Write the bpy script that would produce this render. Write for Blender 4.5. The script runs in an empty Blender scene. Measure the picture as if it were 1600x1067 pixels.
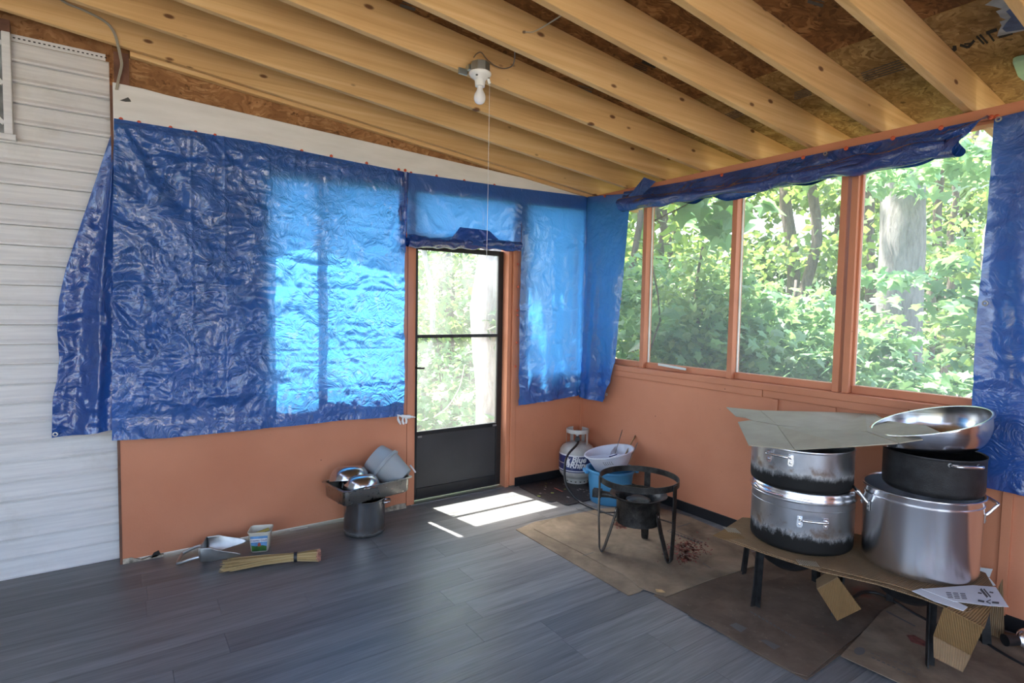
import bpy, bmesh, math, random
import numpy as np
from mathutils import Vector, Matrix

random.seed(7)
RNG = np.random.default_rng(7)
scn = bpy.context.scene
COL = scn.collection
PI = math.pi

# ------------------------------------------------------------------ camera
YAW, PITCH, ROLL, FPX = 0.6074, -0.0556, 0.0175, 886.91
CAM = np.array([-3.5005, -3.8848, 1.5])
_cy, _sy, _cp, _sp = math.cos(YAW), math.sin(YAW), math.cos(PITCH), math.sin(PITCH)
FW = np.array([_sy * _cp, _cy * _cp, _sp])
_r = np.array([_cy, -_sy, 0.0]); _u = np.cross(_r, FW)
RT = math.cos(ROLL) * _r + math.sin(ROLL) * _u
UP = -math.sin(ROLL) * _r + math.cos(ROLL) * _u
cam_d = bpy.data.cameras.new('camera'); cam = bpy.data.objects.new('camera', cam_d); COL.objects.link(cam)
cam_d.sensor_fit = 'HORIZONTAL'; cam_d.sensor_width = 36.0; cam_d.lens = FPX * 36.0 / 1600.0
cam_d.clip_start = 0.05; cam_d.clip_end = 300
m = Matrix.Identity(4)
for i in range(3):
    m[i][0] = RT[i]; m[i][1] = UP[i]; m[i][2] = -FW[i]; m[i][3] = CAM[i]
cam.matrix_world = m
scn.camera = cam

# ------------------------------------------------------------------ sky, sun, exposure
world = bpy.data.worlds.new('sky'); scn.world = world; world.use_nodes = True
wn = world.node_tree.nodes; wl = world.node_tree.links
sky = wn.new('ShaderNodeTexSky'); sky.sky_type = 'NISHITA'; sky.sun_disc = False
sky.sun_elevation = math.radians(62); sky.sun_rotation = math.radians(-11)
sky.air_density = 1.0; sky.dust_density = 4.0; sky.ozone_density = 1.0
wn['Background'].inputs['Strength'].default_value = 0.42
wl.new(sky.outputs[0], wn['Background'].inputs['Color'])
SUN_TRAVEL = Vector((0.068, -0.362, -1.0)).normalized()
sun_d = bpy.data.lights.new('sun', 'SUN'); sun_d.energy = 11.0; sun_d.angle = math.radians(0.6); sun_d.color = (1.0, 0.95, 0.87)
sun = bpy.data.objects.new('sun', sun_d); COL.objects.link(sun)
sun.rotation_euler = SUN_TRAVEL.to_track_quat('-Z', 'Y').to_euler(); sun.location = (-3, 8, 20)
vs = scn.view_settings
vs.view_transform = 'Standard'; vs.look = 'None'; vs.gamma = 1.0; vs.use_curve_mapping = False
vs.exposure = 1.85
scn.cycles.max_bounces = 10; scn.cycles.diffuse_bounces = 5; scn.cycles.glossy_bounces = 4
scn.cycles.transmission_bounces = 6; scn.cycles.transparent_max_bounces = 16
scn.cycles.sample_clamp_indirect = 6.0
scn.cycles.caustics_reflective = False; scn.cycles.caustics_refractive = False

# ------------------------------------------------------------------ measuring helpers: a photo pixel's ray cut with a real plane
def ray(px, py): return FW + RT * ((px - 800) / FPX) - UP * ((py - 533.5) / FPX)
def hit(px, py, ax, v):
    d = ray(px, py); t = (v - CAM[ax]) / d[ax]; return CAM + t * d
def fl(px, py, z=0.0): return hit(px, py, 2, z)
def bk(px, py, y=0.0): return hit(px, py, 1, y)
def rt(px, py, x=0.0): return hit(px, py, 0, x)
ROOF_Z0, ROOF_S = 2.535, 0.1
def roof(px, py, d=0.186):
    r_ = ray(px, py); t = (ROOF_Z0 + d - ROOF_S * CAM[0] - CAM[2]) / (r_[2] + ROOF_S * r_[0]); return CAM + t * r_
def planehit(px, py, P, n):
    r_ = ray(px, py); P = np.array(P, float); n = np.array(n, float)
    return CAM + r_ * (((P - CAM) @ n) / (r_ @ n))

# ------------------------------------------------------------------ materials
MATS = {}
class NT:
    def __init__(s, name):
        s.m = bpy.data.materials.new(name); s.m.use_nodes = True
        s.t = s.m.node_tree; s.t.nodes.clear()
        s.out = s.n('ShaderNodeOutputMaterial'); MATS[name] = s.m
        s._co = None
    def n(s, typ, **kw):
        nd = s.t.nodes.new(typ)
        for k, v in kw.items():
            if k in nd.inputs: nd.inputs[k].default_value = v
            else: setattr(nd, k, v)
        return nd
    def l(s, a, b): s.t.links.new(a, b)
    def co(s, scale=(1, 1, 1), kind='Object', rot=(0, 0, 0)):
        if s._co is None: s._co = s.n('ShaderNodeTexCoord')
        mp = s.n('ShaderNodeMapping'); mp.inputs['Scale'].default_value = scale; mp.inputs['Rotation'].default_value = rot
        s.l(s._co.outputs[kind], mp.inputs['Vector']); return mp.outputs[0]
    def noise(s, vec, scale, detail=4, rough=.55, dist=0):
        nd = s.n('ShaderNodeTexNoise'); nd.inputs['Scale'].default_value = scale; nd.inputs['Detail'].default_value = detail
        nd.inputs['Roughness'].default_value = rough; nd.inputs['Distortion'].default_value = dist
        s.l(vec, nd.inputs['Vector']); return nd.outputs['Fac']
    def vor(s, vec, scale, feature='F1', out='Distance', rnd=1.0):
        nd = s.n('ShaderNodeTexVoronoi'); nd.feature = feature; nd.inputs['Scale'].default_value = scale
        if 'Randomness' in nd.inputs: nd.inputs['Randomness'].default_value = rnd
        s.l(vec, nd.inputs['Vector']); return nd.outputs[out]
    def ramp(s, fac, stops, interp='LINEAR'):
        nd = s.n('ShaderNodeValToRGB'); r = nd.color_ramp; r.interpolation = interp
        while len(r.elements) < len(stops): r.elements.new(0.5)
        for e, (p, c) in zip(r.elements, stops):
            e.position = p; e.color = (c, c, c, 1) if isinstance(c, (int, float)) else (*c, 1)
        s.l(fac, nd.inputs[0]); return nd.outputs[0]
    def mix(s, fac, a, b, mode='MIX'):
        nd = s.n('ShaderNodeMix'); nd.data_type = 'RGBA'; nd.blend_type = mode
        for i, v in ((0, fac), (6, a), (7, b)):
            if isinstance(v, (int, float)): nd.inputs[i].default_value = v if i == 0 else (v, v, v, 1)
            elif isinstance(v, tuple): nd.inputs[i].default_value = (*v, 1)
            else: s.l(v, nd.inputs[i])
        return nd.outputs[2]
    def math(s, op, a, b=0.0, clamp=False):
        nd = s.n('ShaderNodeMath'); nd.operation = op; nd.use_clamp = clamp
        for i, v in ((0, a), (1, b)):
            if isinstance(v, (int, float)): nd.inputs[i].default_value = v
            else: s.l(v, nd.inputs[i])
        return nd.outputs[0]
    def bump(s, h, strength=.3, dist=.01, normal=None):
        nd = s.n('ShaderNodeBump'); nd.inputs['Strength'].default_value = strength; nd.inputs['Distance'].default_value = dist
        s.l(h, nd.inputs['Height'])
        if normal is not None: s.l(normal, nd.inputs['Normal'])
        return nd.outputs[0]
    def bsdf(s, col, rough=.5, metal=0.0, normal=None, spec=.5, coat=0.0, **kw):
        b = s.n('ShaderNodeBsdfPrincipled')
        for k, v in (('Base Color', col), ('Roughness', rough), ('Metallic', metal)):
            if isinstance(v, tuple): b.inputs[k].default_value = (*v, 1)
            elif isinstance(v, (int, float)): b.inputs[k].default_value = v
            else: s.l(v, b.inputs[k])
        b.inputs['Specular IOR Level'].default_value = spec; b.inputs['Coat Weight'].default_value = coat
        b.inputs['Coat Roughness'].default_value = .15
        for k, v in kw.items():
            if k in b.inputs: b.inputs[k].default_value = v
        if normal is not None: s.l(normal, b.inputs['Normal'])
        return b.outputs[0]
    def done(s, sh): s.l(sh, s.out.inputs['Surface']); return s.m

def simple(name, col, rough=.5, metal=0.0, var=.12, vscale=6, bump=0.0, bscale=60, spec=.5, coat=0.0):
    k = NT(name); v = k.co()
    n = k.noise(v, vscale, 5)
    dark = tuple(max(0, c * (1 - 2 * var)) for c in col); lite = tuple(min(1, c * (1 + 1.2 * var)) for c in col)
    c = k.ramp(n, [(.3, dark), (.7, lite)])
    nb = k.bump(k.noise(v, bscale, 3), bump, .004) if bump else None
    return k.done(k.bsdf(c, rough, metal, nb, spec, coat))

# painted orange plywood: brush lumps, scuffs and specks
def m_orange():
    k = NT('orange_paint'); v = k.co()
    c = k.ramp(k.noise(v, 1.6, 6), [(.3, (.53, .20, .105)), (.7, (.62, .255, .14))])
    spk = k.ramp(k.vor(v, 9), [(0.0, 1), (.035, 1), (.05, 0)])
    gate = k.ramp(k.noise(v, 2.3, 2), [(.56, 0), (.62, 1)])
    c = k.mix(k.math('MULTIPLY', spk, gate), c, (.22, .09, .05))
    c = k.mix(k.ramp(k.noise(k.co((1, 1, .4)), 5, 7, .7), [(.62, 0), (.8, .35)]), c, (.36, .15, .09))
    nb = k.bump(k.noise(v, 70, 4), .25, .003)
    return k.done(k.bsdf(c, .55, 0, nb, .35))
# vinyl floor plank: grey wood grain stretched along the plank
def m_plank():
    k = NT('grey_plank_vinyl'); oi = k.n('ShaderNodeObjectInfo')
    co = k.n('ShaderNodeTexCoord'); add = k.n('ShaderNodeVectorMath'); add.operation = 'ADD'
    sc = k.n('ShaderNodeVectorMath'); sc.operation = 'SCALE'; sc.inputs['Scale'].default_value = 37.0
    comb = k.n('ShaderNodeCombineXYZ')
    for i in range(3): k.l(oi.outputs['Random'], comb.inputs[i])
    k.l(comb.outputs[0], sc.inputs[0]); k.l(co.outputs['Object'], add.inputs[0]); k.l(sc.outputs[0], add.inputs[1])
    mp = k.n('ShaderNodeMapping'); mp.inputs['Scale'].default_value = (.55, 9, 1); k.l(add.outputs[0], mp.inputs[0])
    g1 = k.noise(mp.outputs[0], 1.6, 7, .6, .6)
    mp2 = k.n('ShaderNodeMapping'); mp2.inputs['Scale'].default_value = (2.5, 60, 1); k.l(add.outputs[0], mp2.inputs[0])
    g2 = k.noise(mp2.outputs[0], 2, 3)
    c = k.ramp(g1, [(.28, (.082, .082, .085)), (.48, (.15, .151, .156)), (.72, (.245, .247, .252))])
    c = k.mix(.35, c, k.ramp(g2, [(.3, .05), (.7, .23)]))
    tint = k.ramp(oi.outputs['Random'], [(0, .82), (1, 1.12)])
    c = k.mix(1.0, c, tint, 'MULTIPLY')
    nb = k.bump(g2, .12, .002)
    r = k.ramp(g1, [(.3, .34), (.7, .46)])
    return k.done(k.bsdf(c, r, 0, nb, .5))
def m_pine(name='pine_lumber', tint=(1, 1, 1)):
    k = NT(name); oi = k.n('ShaderNodeObjectInfo')
    co = k.n('ShaderNodeTexCoord'); add = k.n('ShaderNodeVectorMath'); add.operation = 'ADD'
    sc = k.n('ShaderNodeVectorMath'); sc.operation = 'SCALE'; sc.inputs['Scale'].default_value = 19.0
    comb = k.n('ShaderNodeCombineXYZ')
    for i in range(3): k.l(oi.outputs['Random'], comb.inputs[i])
    k.l(comb.outputs[0], sc.inputs[0]); k.l(co.outputs['Object'], add.inputs[0]); k.l(sc.outputs[0], add.inputs[1])
    mp = k.n('ShaderNodeMapping'); mp.inputs['Scale'].default_value = (.35, 12, 14); k.l(add.outputs[0], mp.inputs[0])
    g = k.noise(mp.outputs[0], 2.2, 6, .6, .5)
    T = lambda c: tuple(a * b for a, b in zip(c, tint))
    c = k.ramp(g, [(.25, T((.58, .34, .14))), (.5, T((.72, .46, .21))), (.75, T((.80, .56, .29)))])
    big = k.noise(add.outputs[0], 1.1, 3)
    c = k.mix(k.ramp(big, [(.45, 0), (.8, .4)]), c, T((.50, .27, .10)))
    mk = k.n('ShaderNodeMapping'); mk.inputs['Scale'].default_value = (4.0, 4.0, 9.0); k.l(add.outputs[0], mk.inputs[0])
    kn = k.vor(mk.outputs[0], 1.0)
    kn = k.ramp(kn, [(.0, 1), (.075, .9), (.12, 0)])
    c = k.mix(kn, c, T((.15, .06, .025)))
    nb = k.bump(g, .2, .003)
    return k.done(k.bsdf(c, .7, 0, nb, .2))
def m_osb(name, dark, mid, lite):
    k = NT(name); v = k.co()
    w = k.n('ShaderNodeTexNoise'); w.inputs['Scale'].default_value = 4.0; w.inputs['Detail'].default_value = 3; k.l(v, w.inputs['Vector'])
    vm = k.n('ShaderNodeVectorMath'); vm.operation = 'MULTIPLY_ADD'; vm.inputs[1].default_value = (.35, .35, .35)
    k.l(w.outputs['Color'], vm.inputs[0]); k.l(v, vm.inputs[2])
    mp = k.n('ShaderNodeMapping'); mp.inputs['Scale'].default_value = (14, 60, 60); mp.inputs['Rotation'].default_value = (0, 0, .25); k.l(vm.outputs[0], mp.inputs[0])
    v1 = k.n('ShaderNodeTexVoronoi'); v1.inputs['Scale'].default_value = 1.0; k.l(mp.outputs[0], v1.inputs['Vector'])
    mp2 = k.n('ShaderNodeMapping'); mp2.inputs['Scale'].default_value = (13, 55, 55); mp2.inputs['Rotation'].default_value = (0, 0, -.5); k.l(vm.outputs[0], mp2.inputs[0])
    v2 = k.n('ShaderNodeTexVoronoi'); v2.inputs['Scale'].default_value = 1.0; k.l(mp2.outputs[0], v2.inputs['Vector'])
    a = k.ramp(v1.outputs['Color'], [(.1, dark), (.5, mid), (.9, lite)])
    b = k.ramp(v2.outputs['Color'], [(.1, mid), (.6, dark), (.9, mid)])
    c = k.mix(k.ramp(k.noise(v, 7, 3), [(.45, 0), (.55, 1)]), a, b)
    c = k.mix(k.ramp(k.noise(v, 1.3, 5), [(.4, 0), (.75, .6)]), c, tuple(x * .55 for x in dark))
    c = k.mix(k.ramp(k.noise(v, 26, 3), [(.64, 0), (.72, .8)]), c, tuple(x * .35 for x in dark))
    nb = k.bump(v1.outputs['Distance'], .2, .002)
    return k.done(k.bsdf(c, .75, 0, nb, .2))
def m_tarp(name, col=(.035, .125, .43), trans=(.10, .46, 1.0), tw=.20, seed=0.0, crease=1.0):
    k = NT(name); v = k.co((1, 1, 1))
    wrp = k.noise(v, 3.0, 4); 
    cr1 = k.noise(v, 9, 3, .55, 1.8)
    cr = k.math('ABSOLUTE', k.math('SUBTRACT', cr1, .5))
    cr2 = k.math('ABSOLUTE', k.math('SUBTRACT', k.noise(v, 30, 3, .6, 1.2), .5))
    weave = k.noise(k.co((300, 300, 300)), 1.0, 1)
    h = k.math('ADD', k.math('MULTIPLY', cr, 1.0), k.math('MULTIPLY', cr2, .14))
    gate = k.ramp(k.noise(v, 1.7, 3), [(.35, .25), (.65, 1)])
    h = k.math('MULTIPLY', h, gate)
    n1 = k.bump(h, 1.0 * crease, .05)
    n2 = k.bump(weave, .05, .001, n1)
    c = k.ramp(wrp, [(.3, tuple(x * .8 for x in col)), (.7, tuple(min(1, x * 1.15) for x in col))])
    b = k.bsdf(c, .26, 0, n2, .8, .9)
    b.node.inputs['Coat Roughness'].default_value = .1
    tr = k.n('ShaderNodeBsdfTranslucent'); tr.inputs['Color'].default_value = (*trans, 1); k.l(n1, tr.inputs['Normal'])
    mx = k.n('ShaderNodeMixShader'); mx.inputs[0].default_value = tw; k.l(b, mx.inputs[1]); k.l(tr.outputs[0], mx.inputs[2])
    return k.done(mx.outputs[0])
def m_siding():
    k = NT('white_vinyl_siding'); v = k.co()
    c = k.ramp(k.noise(k.co((1.2, 1, 22)), 3, 6), [(.3, (.66, .66, .66)), (.7, (.79, .79, .78))])
    d = k.ramp(k.noise(v, 3.5, 6, .65), [(.55, 0), (.75, .5)])
    c = k.mix(d, c, (.52, .51, .46))
    nb = k.bump(k.noise(k.co((3, 1, 60)), 3, 4), .25, .003)
    return k.done(k.bsdf(c, .55, 0, nb, .35))
def m_white_board():
    k = NT('old_white_paint'); v = k.co()
    c = k.ramp(k.noise(k.co((.7, 1, 4)), 4, 6), [(.3, (.70, .69, .66)), (.7, (.82, .81, .79))])
    d = k.ramp(k.noise(v, 7, 6, .7), [(.66, 0), (.74, .55)])
    c = k.mix(d, c, (.55, .54, .50))
    return k.done(k.bsdf(c, .6, 0, k.bump(k.noise(v, 40, 4), .2, .003), .3))
def m_card(name, a, b, stain=(.06, .045, .035), amt=.6, red=0.0, corr=False, rough=.75):
    k = NT(name); v = k.co()
    c = k.ramp(k.noise(v, 5, 6), [(.3, a), (.7, b)])
    s = k.ramp(k.noise(v, 3.2, 7, .65, .4), [(.42, 0), (.7, amt)])
    c = k.mix(s, c, stain)
    if red:
        c = k.mix(k.ramp(k.noise(v, 2.4, 5, .6), [(.64, 0), (.74, red)]), c, (.23, .045, .03))
        c = k.mix(k.ramp(k.noise(v, 40, 3), [(.66, 0), (.72, .5)]), c, tuple(min(1, x * 1.35) for x in b))
    nb = None
    if corr:
        w = k.n('ShaderNodeTexWave'); w.inputs['Scale'].default_value = 42; w.bands_direction = 'Y'; k.l(k.co(), w.inputs['Vector'])
        c = k.mix(k.ramp(w.outputs['Fac'], [(0, .35), (1, 0)]), c, tuple(x * .6 for x in a))
        nb = k.bump(w.outputs['Fac'], .5, .004)
    else: nb = k.bump(k.noise(v, 30, 4), .2, .003)
    return k.done(k.bsdf(c, rough, 0, nb, .25))
# cooking pot: bright dented metal with burnt soot climbing from the base
def m_sooty(name, top, amp=.05, col=(.62, .63, .65), rough=.30):
    k = NT(name); co = k.n('ShaderNodeTexCoord'); sp = k.n('ShaderNodeSeparateXYZ'); k.l(co.outputs['Object'], sp.inputs[0])
    v = k.co(); vs_ = k.co((1, 1, .55))
    n = k.math('SUBTRACT', k.noise(vs_, 34, 9, .8), .5); n2 = k.math('SUBTRACT', k.noise(v, 3, 3), .5)
    e = k.math('ADD', k.math('ADD', sp.outputs['Z'], k.math('MULTIPLY', n, amp * 4)), k.math('MULTIPLY', n2, amp * 3))
    soot = k.ramp(k.math('SUBTRACT', e, top - .5), [(.485, 1), (.502, .75), (.515, .15), (.54, 0)])
    base = k.ramp(k.noise(vs_, 9, 6), [(.3, tuple(x * .72 for x in col)), (.7, col)])
    base = k.mix(k.ramp(k.noise(v, 16, 5, .7), [(.62, 0), (.74, .7)]), base, (.2, .2, .21))
    rust = k.ramp(k.math('SUBTRACT', e, top - .47), [(.47, 0), (.5, .7), (.53, 0)])
    base = k.mix(k.math('MULTIPLY', rust, k.ramp(k.noise(v, 12, 3), [(.5, 0), (.6, 1)])), base, (.30, .17, .08))
    c = k.mix(soot, base, (.006, .006, .006))
    met = k.math('SUBTRACT', .95, k.math('MULTIPLY', soot, .95)); rg = k.math('ADD', rough, k.math('MULTIPLY', soot, .35))
    nb = k.bump(k.noise(v, 12, 5), .06, .004)
    return k.done(k.bsdf(c, rg, met, nb, .35))
def m_brushed(name, col=(.72, .73, .75), rough=.3, axis=(1, 1, 60), aniso=0.0):
    k = NT(name); g = k.noise(k.co(axis), 6, 4)
    tg = k.n('ShaderNodeTangent'); tg.direction_type = 'RADIAL'; tg.axis = 'Z'
    c = col if aniso else k.ramp(g, [(.3, tuple(x * .9 for x in col)), (.7, col)])
    r = rough if aniso else k.ramp(g, [(.3, rough - .05), (.7, rough + .05)])
    sh = k.bsdf(c, r, 1.0, None, .5)
    if aniso: sh.node.inputs['Anisotropic'].default_value = aniso; sh.node.inputs['Anisotropic Rotation'].default_value = .25; k.l(tg.outputs[0], sh.node.inputs['Tangent'])
    return k.done(sh)
def m_leaf(name, a, b, tr, tw=.45):
    k = NT(name); g = k.n('ShaderNodeNewGeometry'); oi = k.n('ShaderNodeObjectInfo')
    rr = k.math('FRACT', k.math('ADD', g.outputs['Random Per Island'], oi.outputs['Random']))
    c = k.ramp(rr, [(0, a), (.6, b), (1, tuple(min(1, x * 1.35) for x in b))])
    bs = k.bsdf(c, .42, 0, None, .45)
    t = k.n('ShaderNodeBsdfTranslucent'); tc = k.ramp(rr, [(0, tuple(x * .7 for x in tr)), (1, tr)]); k.l(tc, t.inputs['Color'])
    mx = k.n('ShaderNodeMixShader'); mx.inputs[0].default_value = tw; k.l(bs, mx.inputs[1]); k.l(t.outputs[0], mx.inputs[2])
    return k.done(mx.outputs[0])
def m_bark(name, a, b):
    k = NT(name); v = k.co((6, 6, 1.2))
    n = k.noise(v, 4, 8, .7, .5)
    c = k.ramp(n, [(.32, a), (.62, b)])
    c = k.mix(k.ramp(k.noise(k.co(), 1.5, 4), [(.5, 0), (.7, .4)]), c, tuple(min(1, x * 1.3) for x in b))
    return k.done(k.bsdf(c, .85, 0, k.bump(n, .9, .03), .2))
def m_screen(name, fac, col):
    k = NT(name); t = k.n('ShaderNodeBsdfTransparent'); d = k.n('ShaderNodeBsdfDiffuse'); d.inputs['Color'].default_value = (*col, 1)
    tr = k.n('ShaderNodeBsdfTranslucent'); tr.inputs['Color'].default_value = (*col, 1)
    a = k.n('ShaderNodeMixShader'); a.inputs[0].default_value = .5; k.l(d.outputs[0], a.inputs[1]); k.l(tr.outputs[0], a.inputs[2])
    mx = k.n('ShaderNodeMixShader'); mx.inputs[0].default_value = fac; k.l(t.outputs[0], mx.inputs[1]); k.l(a.outputs[0], mx.inputs[2])
    return k.done(mx.outputs[0])
def m_door_glass():
    k = NT('dusty_storm_glass'); v = k.co()
    t = k.n('ShaderNodeBsdfTransparent'); t.inputs['Color'].default_value = (.93, .96, .95, 1)
    d = k.n('ShaderNodeBsdfTranslucent'); d.inputs['Color'].default_value = (.85, .9, .9, 1)
    g = k.n('ShaderNodeBsdfGlossy'); g.inputs['Roughness'].default_value = .04
    f = k.ramp(k.noise(k.co((1.2, 1, .5)), 2.4, 6, .6), [(.35, .02), (.7, .06)])
    a = k.n('ShaderNodeMixShader'); k.l(f, a.inputs[0]); k.l(t.outputs[0], a.inputs[1]); k.l(d.outputs[0], a.inputs[2])
    b = k.n('ShaderNodeMixShader'); b.inputs[0].default_value = .05; k.l(a.outputs[0], b.inputs[1]); k.l(g.outputs[0], b.inputs[2])
    return k.done(b.outputs[0])
def m_ground():
    k = NT('forest_floor'); v = k.co()
    c = k.ramp(k.noise(v, 1.2, 8, .65), [(.3, (.07, .05, .032)), (.5, (.12, .10, .065)), (.65, (.06, .10, .03)), (.8, (.10, .16, .05))])
    return k.done(k.bsdf(c, .95, 0, k.bump(k.noise(v, 8, 6), .8, .05), .1))
def m_plastic(name, col, rough=.35, tw=.25):
    k = NT(name); v = k.co()
    c = k.ramp(k.noise(v, 5, 5), [(.3, tuple(x * .85 for x in col)), (.7, col)])
    b = k.bsdf(c, rough, 0, None, .5)
    t = k.n('ShaderNodeBsdfTranslucent'); t.inputs['Color'].default_value = (*col, 1)
    mx = k.n('ShaderNodeMixShader'); mx.inputs[0].default_value = tw; k.l(b, mx.inputs[1]); k.l(t.outputs[0], mx.inputs[2])
    return k.done(mx.outputs[0])
def m_greasy():
    k = NT('greasy_black_iron'); v = k.co()
    c = k.ramp(k.noise(v, 14, 6, .7), [(.4, (.014, .013, .012)), (.62, (.05, .047, .044)), (.75, (.12, .11, .10))])
    return k.done(k.bsdf(c, .42, .5, k.bump(k.noise(v, 45, 4), .6, .004), .5))

m_orange(); m_plank(); m_pine(); m_pine('grey_pine', (.8, .72, .72)); m_siding(); m_white_board(); m_ground(); m_greasy(); m_door_glass()
m_osb('osb_brown', (.13, .055, .02), (.27, .125, .048), (.42, .22, .09))
m_osb('osb_tan', (.23, .135, .05), (.41, .26, .105), (.56, .39, .18))
m_osb('osb_wall', (.25, .12, .05), (.42, .21, .09), (.55, .32, .15))
m_tarp('blue_tarp'); m_tarp('blue_tarp_smooth', crease=.35); m_tarp('blue_tarp_dark', (.02, .08, .32), (.05, .25, .85), .10, crease=.5)  # the dark copy also paints weaker backlight into the right-end tarp
m_tarp('blue_tarp_roll', (.012, .05, .25), (.03, .16, .6), .08, crease=.9)
m_card('cardboard_floor', (.17, .125, .085), (.30, .235, .165), (.075, .055, .038), .8, .0)
m_card('cardboard_stained', (.10, .07, .05), (.17, .125, .09), (.04, .03, .024), .7, .55)
m_card('cardboard_grey', (.36, .32, .24), (.44, .40, .31), (.25, .21, .15), .35)
m_card('cardboard_brown', (.25, .155, .08), (.34, .22, .12), (.12, .075, .04), .5, corr=True)
m_card('cardboard_kraft', (.22, .125, .05), (.29, .17, .07), (.14, .075, .035), .3, corr=True)
m_sooty('sooty_pot_low', .085, .035, (.74, .75, .77)); m_sooty('sooty_pot_high', .075, .022, (.82, .83, .84))
m_sooty('sooty_stock_pot', .018, .010, (.40, .39, .38), .2)
m_brushed('brushed_aluminium', (.86, .87, .90), .24, (.5, .5, 40), .8); m_brushed('stainless_bowl', (.58, .58, .6), .2, (1, 1, 20)); m_brushed('stainless_pan', (.40, .38, .34), .3, (6, 6, 6))
m_brushed('bright_lid', (.80, .80, .82), .24, (.5, .5, 40), .5); m_brushed('galvanized', (.5, .52, .5), .45, (5, 5, 5))
simple('black_enamel', (.022, .022, .024), .5, .2, .3, 20, .4, 220)
simple('black_vinyl', (.012, .012, .014), .35); simple('door_charcoal', (.055, .055, .057), .45, .3, .1, 3)
simple('door_black', (.022, .022, .024), .4, .3); simple('black_rubber', (.014, .014, .015), .45)
simple('dark_steel', (.035, .035, .036), .5, .6, .3, 18, .3, 60)
simple('white_plastic', (.78, .79, .82), .35, 0, .04); simple('porcelain', (.8, .8, .79), .25, 0, .03, coat=.3)
simple('orange_plastic', (.62, .11, .045), .4, 0, .15, 60); simple('steel_dull', (.42, .42, .42), .4, .9, .1)
simple('tank_grey', (.53, .51, .47), .42, .0, .12, 9); simple('label_navy', (.018, .035, .14), .35); simple('label_white', (.78, .78, .8), .4, 0, .04)
simple('ink_black', (.018, .016, .014), .8); simple('ink_grey', (.10, .095, .09), .8); simple('ink_red', (.19, .058, .042), .8, 0, .4, 30)
simple('mint_foam', (.45, .74, .60), .8, 0, .08); simple('paper_white', (.74, .74, .75), .7, 0, .04); simple('sky_blue_membrane', (.12, .20, .46), .6, 0, .35, 7)
simple('pale_membrane', (.48, .54, .60), .7, 0, .2, 10)
k_ = NT('straw'); g_ = k_.n('ShaderNodeNewGeometry'); k_.done(k_.bsdf(k_.ramp(g_.outputs['Random Per Island'], [(0, (.20, .12, .045)), (.5, (.46, .32, .14)), (1, (.62, .47, .24))]), .7, 0, None, .25)); simple('straw_tip', (.50, .22, .16), .7, 0, .3, 50); simple('wood_stick', (.40, .26, .12), .6, 0, .2, 20)
simple('scoop_metal', (.46, .47, .46), .38, .85, .12, 10); simple('cable_grey', (.40, .36, .29), .6); simple('wire_brown', (.20, .14, .09), .6)
simple('bulb_white', (.85, .85, .88), .2, 0, .02, coat=.3); simple('rot_wood', (.42, .36, .28), .9, 0, .4, 25, .8, 30)
simple('dark_stud', (.17, .075, .045), .7, 0, .25, 8); simple('tub_green', (.04, .13, .025), .5, 0, .3, 30); simple('tub_blue', (.12, .28, .52), .5, 0, .2, 20)
simple('tub_cream', (.62, .58, .47), .45, 0, .1); simple('yellow_plastic', (.55, .5, .12), .5); simple('roof_red', (.35, .07, .04), .6)
simple('mat_dark', (.022, .019, .021), .55, 0, .3, 30, .3, 200); simple('mat_green', (.22, .28, .05), .6); simple('mat_white', (.30, .27, .27), .6); simple('mat_brown', (.10, .045, .03), .6)
simple('glove_white', (.82, .83, .83), .45, 0, .04); simple('concrete', (.52, .50, .47), .9, 0, .2, 8)
simple('window_grey', (.25, .27, .27), .2, 0, .3, 6); simple('caulk', (.7, .68, .62), .8)
m_plastic('blue_bucket_plastic', (.10, .36, .62)); m_plastic('white_basin_plastic', (.74, .76, .84)); m_plastic('milky_plastic', (.62, .65, .66), .35, .4)
m_leaf('leaf_near', (.07, .16, .085), (.15, .28, .14), (.30, .50, .17), .4)
m_leaf('leaf_maple', (.08, .17, .09), (.16, .29, .145), (.28, .48, .18), .42)
m_leaf('leaf_far', (.045, .095, .03), (.10, .175, .06), (.26, .40, .09), .5)
m_leaf('leaf_pale', (.10, .21, .12), (.19, .34, .19), (.34, .56, .24), .48)
m_leaf('leaf_vine', (.10, .18, .07), (.20, .30, .13), (.38, .54, .18), .4)
m_bark('bark_grey', (.14, .135, .125), (.29, .28, .265)); m_bark('bark_dark', (.07, .055, .045), (.17, .14, .115)); m_bark('bark_pale', (.30, .29, .27), (.55, .54, .52))
m_screen('window_screen', .2, (.74, .80, .78)); 

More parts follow.
